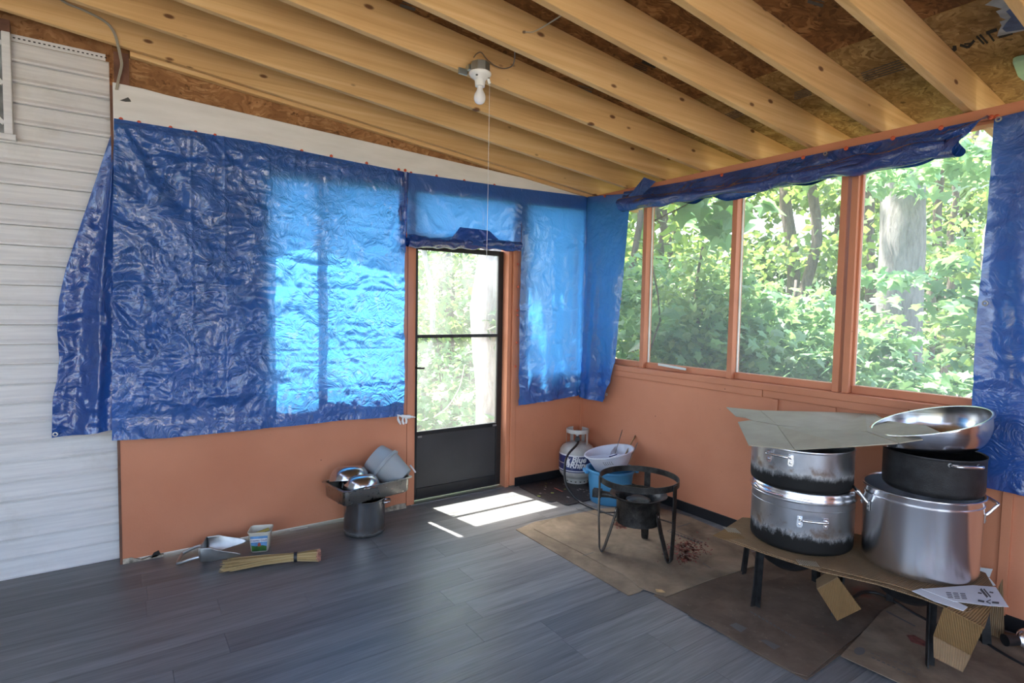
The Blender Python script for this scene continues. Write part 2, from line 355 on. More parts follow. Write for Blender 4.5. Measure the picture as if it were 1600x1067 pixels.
# ------------------------------------------------------------------ mesh helpers
class MB:
    def __init__(s): s.v = []; s.f = []
    def add(s, vs_, fs):
        o = len(s.v); s.v += [tuple(map(float, p)) for p in vs_]; s.f += [tuple(i + o for i in f) for f in fs]; return s
    def box(s, a, b):
        x0, x1 = sorted((a[0], b[0])); y0, y1 = sorted((a[1], b[1])); z0, z1 = sorted((a[2], b[2]))
        return s.add([(x0, y0, z0), (x1, y0, z0), (x1, y1, z0), (x0, y1, z0), (x0, y0, z1), (x1, y0, z1), (x1, y1, z1), (x0, y1, z1)],
                     [(3, 2, 1, 0), (4, 5, 6, 7), (0, 1, 5, 4), (1, 2, 6, 5), (2, 3, 7, 6), (3, 0, 4, 7)])
    def bar(s, p, q, w, h, up=(0, 0, 1)):
        p, q, up = Vector(p), Vector(q), Vector(up); d = (q - p).normalized(); sd = d.cross(up)
        if sd.length < 1e-4: sd = d.cross(Vector((1, 0, 0)))
        sd.normalize(); u2 = sd.cross(d); vs_ = []
        for c in (p, q):
            for a, b in ((-1, -1), (1, -1), (1, 1), (-1, 1)): vs_.append(c + sd * (a * w / 2) + u2 * (b * h / 2))
        return s.add(vs_, [(3, 2, 1, 0), (4, 5, 6, 7), (0, 1, 5, 4), (1, 2, 6, 5), (2, 3, 7, 6), (3, 0, 4, 7)])
    def lathe(s, prof, seg=48, M=None, a0=0.0, a1=2 * PI):
        full = abs(a1 - a0 - 2 * PI) < 1e-6; n = seg if full else seg + 1; vs_ = []
        for r, z in prof:
            for i in range(n):
                a = a0 + (a1 - a0) * i / seg; p = Vector((r * math.cos(a), r * math.sin(a), z)); vs_.append(M @ p if M else p)
        fs = []
        for j in range(len(prof) - 1):
            for i in range(n if full else n - 1):
                k2 = (i + 1) % n; fs.append((j * n + i, j * n + k2, (j + 1) * n + k2, (j + 1) * n + i))
        return s.add(vs_, fs)
    def tube(s, pts, r, seg=8, closed=False, cap=True):
        P = [Vector(p) for p in pts]; n = len(P); R = r if isinstance(r, (list, tuple)) else [r] * n; vs_ = []; prev = None
        for i in range(n):
            t = (P[(i + 1) % n] - P[i - 1]) if closed else (P[min(i + 1, n - 1)] - P[max(i - 1, 0)])
            t.normalize()
            if prev is None:
                a = Vector((0, 0, 1)) if abs(t.z) < .9 else Vector((1, 0, 0)); nrm = t.cross(a).normalized()
            else:
                nrm = prev - t * prev.dot(t); nrm = nrm.normalized() if nrm.length > 1e-6 else t.orthogonal().normalized()
            prev = nrm; b = t.cross(nrm)
            for j in range(seg):
                a = 2 * PI * j / seg; vs_.append(P[i] + (nrm * math.cos(a) + b * math.sin(a)) * R[i])
        fs = []
        for i in range(n if closed else n - 1):
            i2 = (i + 1) % n
            for j in range(seg): fs.append((i * seg + j, i * seg + (j + 1) % seg, i2 * seg + (j + 1) % seg, i2 * seg + j))
        if cap and not closed: fs += [tuple(range(seg))[::-1], tuple((n - 1) * seg + j for j in range(seg))]
        return s.add(vs_, fs)
    def prism(s, poly, d):
        n = len(poly); d = Vector(d); vs_ = [Vector(p) for p in poly] + [Vector(p) + d for p in poly]
        return s.add(vs_, [tuple(range(n))[::-1], tuple(range(n, 2 * n))] + [(i, (i + 1) % n, n + (i + 1) % n, n + i) for i in range(n)])
    def grid(s, X, Y, Z):
        nv, nu = X.shape; vs_ = np.stack([X.ravel(), Y.ravel(), Z.ravel()], 1).tolist()
        fs = [(j * nu + i, j * nu + i + 1, (j + 1) * nu + i + 1, (j + 1) * nu + i) for j in range(nv - 1) for i in range(nu - 1)]
        return s.add(vs_, fs)
    def xf(s, M): s.v = [tuple(M @ Vector(p)) for p in s.v]; return s

def smooth_path(pts, n=6):
    P = [np.array(p, float) for p in pts]; P = [2 * P[0] - P[1]] + P + [2 * P[-1] - P[-2]]; out = []
    for i in range(1, len(P) - 2):
        for k in range(n):
            t = k / n; a, b, c, d = P[i - 1:i + 3]
            out.append(.5 * ((2 * b) + (c - a) * t + (2 * a - 5 * b + 4 * c - d) * t * t + (3 * b - a - 3 * c + d) * t ** 3))
    out.append(P[-2]); return out

def obj(name, mb, mat, parent=None, smooth=False, bevel=0.0, world=False, origin=None, label=None):
    me = mb if isinstance(mb, bpy.types.Mesh) else None
    if me is None:
        v = mb.v
        off = None
        if world and parent is not None:
            off = Vector(parent.get('_base', (0, 0, 0)))
        if origin is not None: off = (off or Vector((0, 0, 0))) + Vector(origin)
        if off is not None: v = [tuple(Vector(p) - off) for p in v]
        me = bpy.data.meshes.new(name); me.from_pydata(v, [], mb.f); me.update()
        bm = bmesh.new(); bm.from_mesh(me); bmesh.ops.recalc_face_normals(bm, faces=bm.faces); bm.to_mesh(me); bm.free()
    if mat and not me.materials: me.materials.append(MATS[mat])
    o = bpy.data.objects.new(name, me); COL.objects.link(o)
    if origin is not None: o.location = origin
    if smooth:
        me.polygons.foreach_set('use_smooth', [True] * len(me.polygons))
        if smooth != 'all': me.set_sharp_from_angle(angle=math.radians(42 if smooth is True else smooth))
    if bevel:
        b = o.modifiers.new('bevel', 'BEVEL'); b.width = bevel; b.segments = 2; b.limit_method = 'ANGLE'; b.angle_limit = math.radians(40)
    if parent: o.parent = parent
    if label: o['label'] = label
    return o
def thing(name, label, cat, loc=(0, 0, 0), rotz=0.0, group=None, kind=None):
    o = bpy.data.objects.new(name, None); COL.objects.link(o); o.empty_display_size = .05
    o.location = loc; o.rotation_euler = (0, 0, rotz); o['label'] = label; o['category'] = cat
    if group: o['group'] = group
    if kind: o['kind'] = kind
    o['_base'] = tuple(float(c) for c in loc)
    return o
def tag(o, label, cat, group=None, kind=None):
    o['label'] = label; o['category'] = cat
    if group: o['group'] = group
    if kind: o['kind'] = kind
    return o
def text_mesh(txt, size, shear=0.0, bold=0.0):
    cu = bpy.data.curves.new('lettering', 'FONT'); cu.body = txt; cu.size = size; cu.align_x = 'CENTER'; cu.align_y = 'CENTER'; cu.shear = shear; cu.offset = bold; cu.resolution_u = 3
    o = bpy.data.objects.new('lettering', cu); me = bpy.data.meshes.new_from_object(o)
    bpy.data.objects.remove(o); bpy.data.curves.remove(cu)
    mb = MB(); mb.v = [tuple(v.co) for v in me.vertices]; mb.f = [tuple(p.vertices) for p in me.polygons]; bpy.data.meshes.remove(me)
    return mb

# ------------------------------------------------------------------ smooth value noise for cloth folds
_TAB = RNG.random((128, 128)) * 2 - 1
def vn(X, Y, ox=0.0, oy=0.0):
    X = X + ox + 1000; Y = Y + oy + 1000; xi = np.floor(X).astype(int); yi = np.floor(Y).astype(int); fx = X - xi; fy = Y - yi
    fx = fx * fx * (3 - 2 * fx); fy = fy * fy * (3 - 2 * fy); g = lambda a, b: _TAB[a % 128, b % 128]
    return (g(xi, yi) * (1 - fx) + g(xi + 1, yi) * fx) * (1 - fy) + (g(xi, yi + 1) * (1 - fx) + g(xi + 1, yi + 1) * fx) * fy
def ridge(X, Y, s, o=0.0): return 1 - np.abs(vn(X * s, Y * s, o, o * 1.7)) * 2
def crinkle(X, Y, o=0.0):
    wx = X + .06 * vn(X * 5, Y * 5, o + 3); wy = Y + .06 * vn(X * 5, Y * 5, o + 9)
    return .012 * ridge(wx, wy, 6, o) + .007 * ridge(wx, wy, 13, o + 5) + .004 * ridge(wx, wy, 27, o + 11) 

# =================================================================== THE SETTING
X_L, Y_F = -5.4, -6.6          # unseen extents of the porch: house side and open front end
# ---- ground outside
g = MB()
n = 60; xs = np.linspace(-40, 60, n); ys = np.linspace(-40, 60, n); GX, GY = np.meshgrid(xs, ys)
GZ = -.5 + .25 * vn(GX * .2, GY * .2) * np.clip((np.hypot(GX + 2, GY + 3) - 5) / 8, 0, 1)
g.grid(GX, GY, GZ)
tag(obj('ground', g, 'forest_floor', smooth='all'), 'leaf-littered woodland ground outside the porch', 'ground', kind='structure')

pt_ = obj('bounce_slab', MB().box((-7.5, -16, -.5), (1.5, -6.62, -.07)), 'concrete', bevel=.01); tag(pt_, 'pale concrete slab added unseen behind the viewer to bounce light inside', 'bounce_slab', kind='structure')  # sunlit slab added out of view to brighten the room and the pot's reflection
# ---- floor: planks laid along the back wall
floor = thing('floor', 'grey wood-look plank floor of the porch', 'floor', kind='structure')
obj('subfloor', MB().box((X_L, Y_F, -.06), (0.1, .16, -.009)), 'black_vinyl', floor)
PW = .1762; known = {10: -2.163, 11: -1.847, 5: -3.11, 4: -2.19, 7: -1.905, 3: -3.4, 8: -.9}
row = 0; y = -.024 + PW
while y > Y_F:
    y0 = max(y - PW, Y_F); off = known.get(row, None)
    if off is None: off = -random.uniform(.2, 1.4)
    ends = [.0]; xx = off
    while xx < -1.22 + 1.2 and xx + 1.22 < -.02: xx += 1.22
    while xx > X_L: ends.append(xx); xx -= 1.22
    ends.append(X_L)
    for a, b in zip(ends[:-1], ends[1:]):
        if a - b < .01: continue
        L_ = a - b - .0012; W_ = min(y, .10) - y0 - .0012
        obj('plank', MB().box((a - .0006, y0 + .0006, -.008), (a - .0006 - L_, y0 + .0006 + W_, 0)), 'grey_plank_vinyl', floor, origin=((a + b) / 2, (min(y, .10) + y0) / 2, 0))
    y -= PW; row += 1

# ---- ceiling: sloping rafters under OSB sheets
ceil = thing('ceiling', 'open pine rafter ceiling sheathed with brown OSB boards', 'ceiling', kind='structure')
RZ = lambda x, d=0.0: ROOF_Z0 + d - ROOF_S * x
RH = .186; XR = .62
raf = MB()
for (y0, y1) in ((0, .038),):
    a, b = X_L, XR
    raf.add([(a, y0, RZ(a)), (b, y0, RZ(b)), (b, y1, RZ(b)), (a, y1, RZ(a)), (a, y0, RZ(a, RH)), (b, y0, RZ(b, RH)), (b, y1, RZ(b, RH)), (a, y1, RZ(a, RH))],
            [(3, 2, 1, 0), (4, 5, 6, 7), (0, 1, 5, 4), (1, 2, 6, 5), (2, 3, 7, 6), (3, 0, 4, 7)])
r0 = None
RY = [-.098, -.481, -.876, -1.236, -1.634, -2.016, -2.396, -2.808] + [-2.808 - .39 * i for i in range(1, 10)]
for yv in RY:
    if r0 is None: r0 = obj('rafter', raf, 'pine_lumber', ceil, bevel=.003); o = r0
    else:
        o = r0.copy(); COL.objects.link(o); o.parent = ceil
    o.location = (0, yv, 0)
led = MB(); a, b = -3.42, XR
led.add([(a, -.045, RZ(a, -.02)), (b, -.045, RZ(b, -.02)), (b, -.001, RZ(b, -.02)), (a, -.001, RZ(a, -.02)), (a, -.045, RZ(a, RH)), (b, -.045, RZ(b, RH)), (b, -.001, RZ(b, RH)), (a, -.001, RZ(a, RH))],
        [(3, 2, 1, 0), (4, 5, 6, 7), (0, 1, 5, 4), (1, 2, 6, 5), (2, 3, 7, 6), (3, 0, 4, 7)])
obj('ledger_board', led, 'pine_lumber', ceil, bevel=.003)
xj = [XR, -.622, -1.842, -3.062, -4.282, X_L]
for i in range(len(xj) - 1):
    ysn = [.30]; yy = -1.6 if i % 2 else -.9
    while yy > Y_F: ysn.append(yy); yy -= 2.44
    ysn.append(Y_F)
    for c, d in zip(ysn[:-1], ysn[1:]):
        x0, x1 = xj[i] - .0015, xj[i + 1] + .0015; y0, y1 = c - .0015, d + .0015
        x1 += .0; z = lambda x: RZ(x, RH + .0005)
        mb = MB().add([(x1, y1, z(x1)), (x0, y1, z(x0)), (x0, y0, z(x0)), (x1, y0, z(x1)), (x1, y1, z(x1) + .012), (x0, y1, z(x0) + .012), (x0, y0, z(x0) + .012), (x1, y0, z(x1) + .012)],
                      [(3, 2, 1, 0), (4, 5, 6, 7), (0, 1, 5, 4), (1, 2, 6, 5), (2, 3, 7, 6), (3, 0, 4, 7)])
        obj('osb_sheet', mb, 'osb_tan' if i == 0 else 'osb_brown', ceil, origin=((x0 + x1) / 2, (y0 + y1) / 2, z((x0 + x1) / 2)))
obj('roof_covering', MB().add([(X_L, Y_F, RZ(X_L, RH + .02)), (XR, Y_F, RZ(XR, RH + .02)), (XR, .30, RZ(XR, RH + .02)), (X_L, .30, RZ(X_L, RH + .02)),
                      (X_L, Y_F, RZ(X_L, RH + .03)), (XR, Y_F, RZ(XR, RH + .03)), (XR, .30, RZ(XR, RH + .03)), (X_L, .30, RZ(X_L, RH + .03))],
                     [(3, 2, 1, 0), (4, 5, 6, 7), (0, 1, 5, 4), (1, 2, 6, 5), (2, 3, 7, 6), (3, 0, 4, 7)]), 'black_vinyl', ceil)
a, b = X_L, XR    # barge board hanging at the gable edge outside
obj('barge_board', MB().add([(a, .28, RZ(a, .02)), (b, .28, RZ(b, .02)), (b, .30, RZ(b, .02)), (a, .30, RZ(a, .02)), (a, .28, RZ(a, RH)), (b, .28, RZ(b, RH)), (b, .30, RZ(b, RH)), (a, .30, RZ(a, RH))],
        [(3, 2, 1, 0), (4, 5, 6, 7), (0, 1, 5, 4), (1, 2, 6, 5), (2, 3, 7, 6), (3, 0, 4, 7)]), 'old_white_paint', ceil)
# printed marks on the sheathing
def roofmark(polys, name='printed_mark', mat='ink_black'):
    mb = MB()
    for pl in polys: mb.prism([roof(*p, d=.1855) for p in pl], (0, 0, -.0006))
    obj(name, mb, mat, ceil)
def stroke(pts, w): 
    out = []
    for (x0, y0), (x1, y1) in zip(pts[:-1], pts[1:]):
        L_ = math.hypot(x1 - x0, y1 - y0); nx, ny = -(y1 - y0) / L_ * w / 2, (x1 - x0) / L_ * w / 2
        out.append([(x0 + nx, y0 + ny), (x1 + nx, y1 + ny), (x1 - nx, y1 - ny), (x0 - nx, y0 - ny)])
    return out
Z5 = lambda pts: [(1420 + x * .1125, x2 * .1125) for x, x2 in pts]
S = []
for p, w in (([(505, 730), (560, 690), (640, 685)], 3), ([(560, 725), (650, 695)], 3), ([(635, 635), (640, 700)], 6), ([(710, 625), (770, 640), (820, 660), (870, 610), (910, 560)], 4), ([(770, 610), (860, 605)], 2.5),
             ([(940, 500), (1045, 610)], 3.2), ([(985, 480), (1095, 600)], 3.2), ([(1110, 470), (1185, 570)], 3), ([(1075, 460), (1225, 410)], 5), ([(1245, 510), (1300, 500), (1440, 455)], 5)):
    S += stroke(Z5(p), w)
roofmark(S)
Z6 = lambda pts: [(930 + x * .125, 60 + x2 * .125) for x, x2 in pts]
S = []
for p, w in (([(425, 355), (395, 395), (460, 420)], 3.2), ([(500, 395), (460, 440)], 3.2), ([(500, 395), (565, 415), (550, 440), (490, 432)], 3), ([(610, 440), (570, 480)], 3.5), ([(545, 455), (640, 450)], 1.6),
             ([(500, 310), (650, 365)], 1.2), ([(490, 330), (650, 385)], 1.2), ([(480, 350), (640, 408)], 1.2), ([(590, 275), (760, 345)], 8), ([(600, 300), (740, 350)], 3)):
    S += stroke(Z6(p), w)
roofmark(S)
S = []
for k in range(5):
    S += stroke([(1345 + k * 1.5, 115 + k * 3), (1405 + k * 2.5, 94 + k * 3.2)], 1.3)
    S += stroke([(1241, 145 + k * 2.6), (1268, 137 + k * 2.6)], 1.0)
    S += stroke([(1118 + 3 * k, 185 + k * 1.5), (1152 + 3 * k, 172 + k * 1.6)], .9)
for x0, y0 in ((565, 46), (900, 138), (838, 166), (625, 8), (1262, 2)): S += stroke([(x0, y0), (x0 + 24, y0 + 7)], 5) + stroke([(x0 + 3, y0 - 5), (x0 + 26, y0 + 1)], 1.3)
roofmark(S, mat='ink_grey')

# ---- right wall (window wall), interior face x = 0
wr = thing('wall_right', 'orange half wall with posts and open screened windows', 'wall', kind='structure')
obj('lower_panel', MB().box((.0, Y_F, 0), (.09, 0, .955)), 'orange_paint', wr)
obj('sill', MB().box((-.028, Y_F, 1.003), (.10, .0, 1.046)), 'orange_paint', wr, bevel=.003)
for a, b in ((0, -1.775), (-1.78, -2.62), (-2.624, Y_F)): obj('apron_board', MB().box((-.018, b + .002, .955 + (.003 if a else 0)), (.012, a, 1.002)), 'orange_paint', wr, bevel=.002)
for a in (-1.862, -2.222, -3.05, -3.5): obj('batten', MB().box((-.014, a - .02, .07), (.005, a + .02, .953)), 'orange_paint', wr, bevel=.002)
obj('corner_trim', MB().box((-.03, -.012, .07), (-.001, -.001, 2.45)), 'orange_paint', wr, bevel=.002)
POSTS = [-.677, -1.488, -2.204, -2.262, -3.05, -3.86, -4.65, -5.45, -6.2]
for a in POSTS: obj('post', MB().box((.0, a - .038, 1.046), (.09, a, 2.46)), 'orange_paint', wr, bevel=.003)
obj('post', MB().box((.0, -.04, 1.046), (.09, .0, 2.46)), 'orange_paint', wr)
obj('screen_trim', MB().box((.03, -2.312, 1.09), (.055, -2.300, 2.46)), 'orange_paint', wr, bevel=.002)
obj('top_plate', MB().box((-.004, Y_F, 2.462), (.09, 0, 2.522)), 'orange_paint', wr, bevel=.003)
obj('header', MB().box((.002, Y_F, 2.445), (.088, 0, 2.461)), 'orange_paint', wr)
obj('sill_scrap', MB().prism([rt(1028, 572, -.005) + [0, 0, .005], rt(1072, 580, -.005) + [0, 0, .005], rt(1072, 577, .03) + [0, 0, .005], rt(1028, 569, .03) + [0, 0, .005]], (0, 0, .004)), 'caulk', wr)
bb = obj('baseboard_right', MB().box((-.008, Y_F, 0), (0, -.008, .075)), 'black_vinyl', bevel=.002); tag(bb, 'black vinyl baseboard along the window wall', 'baseboard', kind='structure')
bounds = [-.04] + POSTS[:3] + POSTS[3:]
names = ['narrow screened window half covered by the corner tarp', 'screened window beside the corner, leafy vine outside', 'screened middle window with dense bush outside',
         'gap', 'screened window showing the thick grey tree trunk', 'screened window behind the hanging right tarp']
k = 0
for i in range(len(bounds) - 1):
    a, b = bounds[i] - (.038 if i else 0), bounds[i + 1]
    if a - b < .1 or i >= len(names): continue
    w = thing('window_%d' % (k + 1), names[i], 'window', loc=(0, (a + b) / 2, 1.046), kind='structure')
    obj('screen', MB().add([(.06, a, 1.09), (.06, b, 1.09), (.06, b, 2.445), (.06, a, 2.445)], [(0, 1, 2, 3)]), 'window_screen', w, world=True)
    obj('bottom_rail', MB().box((.035, b + .002, 1.047), (.085, a - .002, 1.092)), 'orange_paint', w, world=True, bevel=.002)
    obj('screen_bead', MB().box((.052, a - .008, 1.092), (.068, a - .001, 2.445)).box((.052, b + .001, 1.092), (.068, b + .008, 2.445)), 'caulk', w, world=True)
    k += 1

# ---- back wall, interior face y = 0
wb = thing('wall_back', 'orange back wall with tarp-covered openings and white top board', 'wall', kind='structure')
T = .11; zc0 = 2.69
XE = -3.502
SILL, HEAD = .975, 2.44
def wall(name, x0, x1, z0, z1, mat='orange_paint', y0=0.0, y1=T, **kw): return obj(name, MB().box((x0, y0, z0), (x1, y1, z1)), mat, wb, **kw)
wall('lower_panel', XE, -1.745, .02, SILL); wall('plywood_panel', XE, -2.705, SILL + .001, HEAD)
wall('mullion', -2.415, -2.372, SILL + .001, HEAD, bevel=.003)
wall('door_stud', -1.782, -1.745, SILL + .001, HEAD, bevel=.003)
wall('door_casing', -1.742, -1.690, .015, HEAD, y0=-.004, bevel=.003)
wall('door_casing', -.800, -.752, .012, HEAD, y0=-.004, bevel=.003)
wall('door_jamb', -.838, -.802, .0, HEAD, y0=.012, y1=T + .02, bevel=.002); wall('door_stop', -1.688, -1.665, .0, 2.03, 'orange_paint', .03, T + .01)
wall('door_head', -1.688, -.838, 2.02, 2.07)
wall('lower_panel', -.750, -.001, .01, SILL); wall('panel_stud', -.750, -.690, SILL + .001, HEAD); wall('corner_stud', -.075, -.001, SILL + .001, HEAD)
wall('seam_batten', -1.7415, -1.7405, .02, 1.0)
wall('header', XE, -.001, HEAD + .001, 2.50, 'dark_stud', .005)
obj('end_board', MB().box((XE - .012, -.003, -.008), (XE, .17, zc0)), 'dark_stud', wb)
# white sloping top board
zl, zr = bk(180, 131)[2], bk(922, 303)[2]
wbp = [(XE, -.022, 2.30), (-.002, -.022, 2.40), (-.002, -.022, zr), (-1.2, -.022, zr + (zl - zr) * .34), (-2.4, -.022, zr + (zl - zr) * .67), (-3.25, -.022, zl - .012), (-3.36, -.022, zl - .002), (XE, -.022, zl)]
obj('white_board', MB().prism(wbp, (0, .021, 0)), 'old_white_paint', wb, bevel=.002)
zc = lambda x: RZ(x, RH)
obj('gable_osb', MB().prism([(XE, .012, 2.60), (XR, .012, 2.50), (XR, .012, zc(XR)), (XE, .012, zc(XE))], (0, .012, 0)), 'osb_wall', wb)
obj('gable_stud', MB().box((-3.495, -.012, 2.69), (-3.425, .011, 2.875)), 'dark_stud', wb)
obj('paint_chip', MB().prism([bk(x, y, -.0225) for x, y in ((187, 157), (195, 154), (200, 152), (203, 155), (205, 159), (196, 159))], (0, -.0008, 0)), 'ink_grey', wb)
# rotten lower edge pieces at the floor
def rot(px):
    mb = MB()
    mb.prism([bk(x, y, -.006) for x, y in px], (0, .02, 0)); return mb
obj('rotten_edge', rot([(192, 884), (192, 874), (205, 871), (222, 875), (240, 868), (256, 866), (256, 874), (230, 880)]), 'rot_wood', wb)
obj('rotten_edge', rot([(600, 802), (602, 794), (612, 791), (622, 788), (634, 786), (635, 794), (618, 798)]), 'rot_wood', wb)
obj('rotten_edge', rot([(433, 840), (440, 833), (470, 826), (490, 823), (490, 826), (460, 833)]), 'caulk', wb)
obj('dark_hole', rot([(236, 872), (240, 864), (248, 860), (251, 866), (244, 870)]), 'ink_black', wb)
bb = obj('baseboard_back', MB().box((-.75, -.008, 0), (-.008, 0, .075)), 'black_vinyl', bevel=.002); tag(bb, 'black vinyl baseboard behind the gas tank', 'baseboard', kind='structure')

# ---- screen door set at the outer face of the back wall
d1 = thing('door_1', 'charcoal storm door with two dusty glass panes', 'door', loc=(-1.25, .10, 0), kind='structure')
DX0, DX1, Y0, Y1 = -1.664, -.84, .085, .115
def dp(name, a, b, mat='door_black', y0=Y0, y1=Y1, bevel=.003, **kw): return obj(name, MB().box((a[0], y0, a[1]), (b[0], y1, b[1])), mat, d1, world=True, bevel=bevel, **kw)
dp('stile', (DX0, .012), (DX0 + .045, 1.985)); dp('stile', (DX1 - .05, .012), (DX1, 1.985))
dp('top_rail', (DX0 + .046, 1.945), (DX1 - .051, 1.985)); dp('mid_rail', (DX0 + .046, 1.272), (DX1 - .051, 1.298), 'dark_steel')
dp('lower_rail', (DX0 + .046, .515), (DX1 - .051, .548)); dp('bottom_rail', (DX0 + .046, .012), (DX1 - .051, .10))
dp('kick_panel', (DX0 + .046, .101), (DX1 - .051, .514), 'door_charcoal', .094, .106, 0)
for z0, z1 in ((.549, 1.271), (1.299, 1.944)):
    obj('pane', MB().box((DX0 + .046, .098, z0), (DX1 - .051, .101, z1)), 'dusty_storm_glass', d1, world=True)
h = obj('handle', MB().tube([(DX0 + .03, .085, 1.045), (DX0 + .03, .055, 1.045), (DX0 + .085, .05, 1.043)], .009, 8), 'black_rubber', d1, smooth=True, world=True)
for x, zz in ((DX0 + .05, .50), (DX1 - .085, .52)):
    obj('clip', MB().box((x, .08, zz), (x + .035, .085, zz + .014)), 'steel_dull', d1, world=True)
th = obj('door_sill', MB().box((-1.69, .02, -.008), (-.80, .16, .006)), 'galvanized', d1, world=True)

# ---- house wall with white siding, left of the orange wall and a little behind it
ws = thing('wall_left', 'white horizontal vinyl siding of the house wall', 'wall', kind='structure')
obj('sheathing', MB().box((X_L, .125, -.1), (XE + .05, .16, 3.25)), 'osb_wall', ws)
CO = .1057; z = .0
i = 0
while z < 2.80:
    x0 = -5.3; x1 = XE - .014
    prof = [(.124, z), (.096, z + .002), (.094, z + .012), (.104, z + .03), (.112, z + CO - .012), (.118, z + CO - .001), (.124, z + CO - .001)]
    mb = MB().prism([(x0, a, b) for a, b in prof], (x1 - x0, 0, 0))
    obj('siding_course', mb, 'white_vinyl_siding', ws); z += CO; i += 1
mb = MB(); 
obj('nail_flange', MB().box((-3.95, .110, z), (XE - .03, .116, z + .035)), 'white_vinyl_siding', ws)
sl = MB()
for k in range(20): sl.box((-3.925 + k * .0205, .1085, z + .014), (-3.915 + k * .0205, .1095, z + .020))
obj('flange_slot', sl, 'ink_black', ws)
# small house window at the picture's left edge
w9 = thing('window_9', 'white framed house window at the upper left edge', 'window', loc=(-4.2, .09, 2.3), kind='structure')
pz = lambda x, y: bk(x, y, .07)
fx = pz(18, 120)[0]; fz0 = pz(10, 209)[2]; fz1 = pz(10, 50)[2]
obj('frame_side', MB().box((fx - .035, .06, fz0), (fx, .095, fz1)), 'white_vinyl_siding', w9, world=True, bevel=.003)
obj('frame_bottom', MB().box((fx - .8, .055, fz0 - .03), (fx + .012, .095, fz0)), 'white_vinyl_siding', w9, world=True, bevel=.003)
obj('frame_top', MB().box((fx - .8, .06, fz1), (fx, .095, fz1 + .06)), 'dark_stud', w9, world=True)
for k in range(3): obj('muntin', MB().bar((fx - .035, .075, fz0 + .05 + k * .2), (fx - .3, .075, fz0 + .35 + k * .2), .02, .02), 'white_vinyl_siding', w9, world=True)
obj('pane', MB().box((fx - .8, .08, fz0), (fx - .035, .09, fz1)), 'window_grey', w9, world=True)
# house wall along the unseen left side and low wall at the open end
wh = thing('wall_front', 'house siding and posts at the open end behind the viewer', 'wall', kind='structure')
obj('siding_wall', MB().box((X_L - .1, -2.2, 0), (X_L, .12, 3.0)), 'white_vinyl_siding', wh)
obj('end_panel', MB().box((-1.75, Y_F, 0), (0, Y_F + .09, 2.55)), 'orange_paint', wh); obj('end_panel', MB().box((X_L, Y_F, 0), (-4.3, Y_F + .09, 2.9)), 'white_vinyl_siding', wh)
for a in (-4.25, -1.8): obj('post', MB().box((a - .045, Y_F, 0), (a + .045, Y_F + .09, 2.5 - .1 * a)), 'orange_paint', wh)

# =================================================================== TARPS
def lerp_poly(px, t):
    """point at fraction t along a polyline of pixels"""
    P = np.array(px, float); d = np.r_[0, np.cumsum(np.hypot(*np.diff(P, axis=0).T))]; d /= d[-1]
    return np.stack([np.interp(t, d, P[:, 0]), np.interp(t, d, P[:, 1])], -1)
def rows(L, R, plane, nu, nv, plane2=None):
    """world points between two 3D edge polylines"""
    def edge(px, plane):
        P = np.array([plane(*p) for p in px]); d = np.r_[0, np.cumsum(np.linalg.norm(np.diff(P, axis=0), axis=1))]; d /= d[-1]
        t = np.linspace(0, 1, nv); return np.stack([np.interp(t, d, P[:, i]) for i in range(3)], 1)
    A, B = edge(L, plane), edge(R, plane2 or plane); u = np.linspace(0, 1, nu)
    return A[:, None, :] * (1 - u)[None, :, None] + B[:, None, :] * u[None, :, None]
def smooth01(x): x = np.clip(x, 0, 1); return x * x * (3 - 2 * x)
def fasten(parent, spots, plane, normal, mat='orange_plastic', name='cap_nail', r=.0105):
    n_ = Vector(normal)
    for p in spots:
        c = Vector(plane(*p)) + n_ * .026; M_ = Matrix.Translation(c) @ n_.to_track_quat('Z', 'Y').to_matrix().to_4x4()
        if name == 'cap_nail':
            o = obj(name, MB().lathe([(0, .004), (.004, .0045), (.0042, .002), (r * .8, .0015), (r, -.001), (r, -.004)], 14, M_), mat, parent, smooth=True, world=True)
        else:
            o = obj(name, MB().lathe([(r * .45, .0), (r * .55, .0025), (r * .9, .0022), (r, -.002)], 14, M_), mat, parent, smooth=True, world=True)

# ---- big tarp on the back wall, left of the door
tA = thing('tarp', 'large crinkled blue tarp nailed across the wall left of the door, glowing with sunlight', 'tarp', loc=(-2.65, -.02, .72))
nu, nv = 300, 210
top = [(178, 187), (300, 207), (415, 226), (520, 248), (627, 269)]; bot = [(175, 685), (260, 681), (400, 668), (520, 656), (626, 648)]
Pt = np.array([bk(*p) for p in top]); Pb = np.array([bk(*p) for p in bot])
u = np.linspace(0, 1, nu); v = np.linspace(0, 1, nv)
xt = np.linspace(Pt[0, 0], Pt[-1, 0], nu); zt = np.interp(xt, Pt[:, 0], Pt[:, 2]); xb = np.linspace(Pb[0, 0] + .0, Pb[-1, 0], nu); zb = np.interp(xb, Pb[:, 0], Pb[:, 2])
V = v[:, None]; X = xt * (1 - V) + xb * V; Z = zt * (1 - V) + zb * V
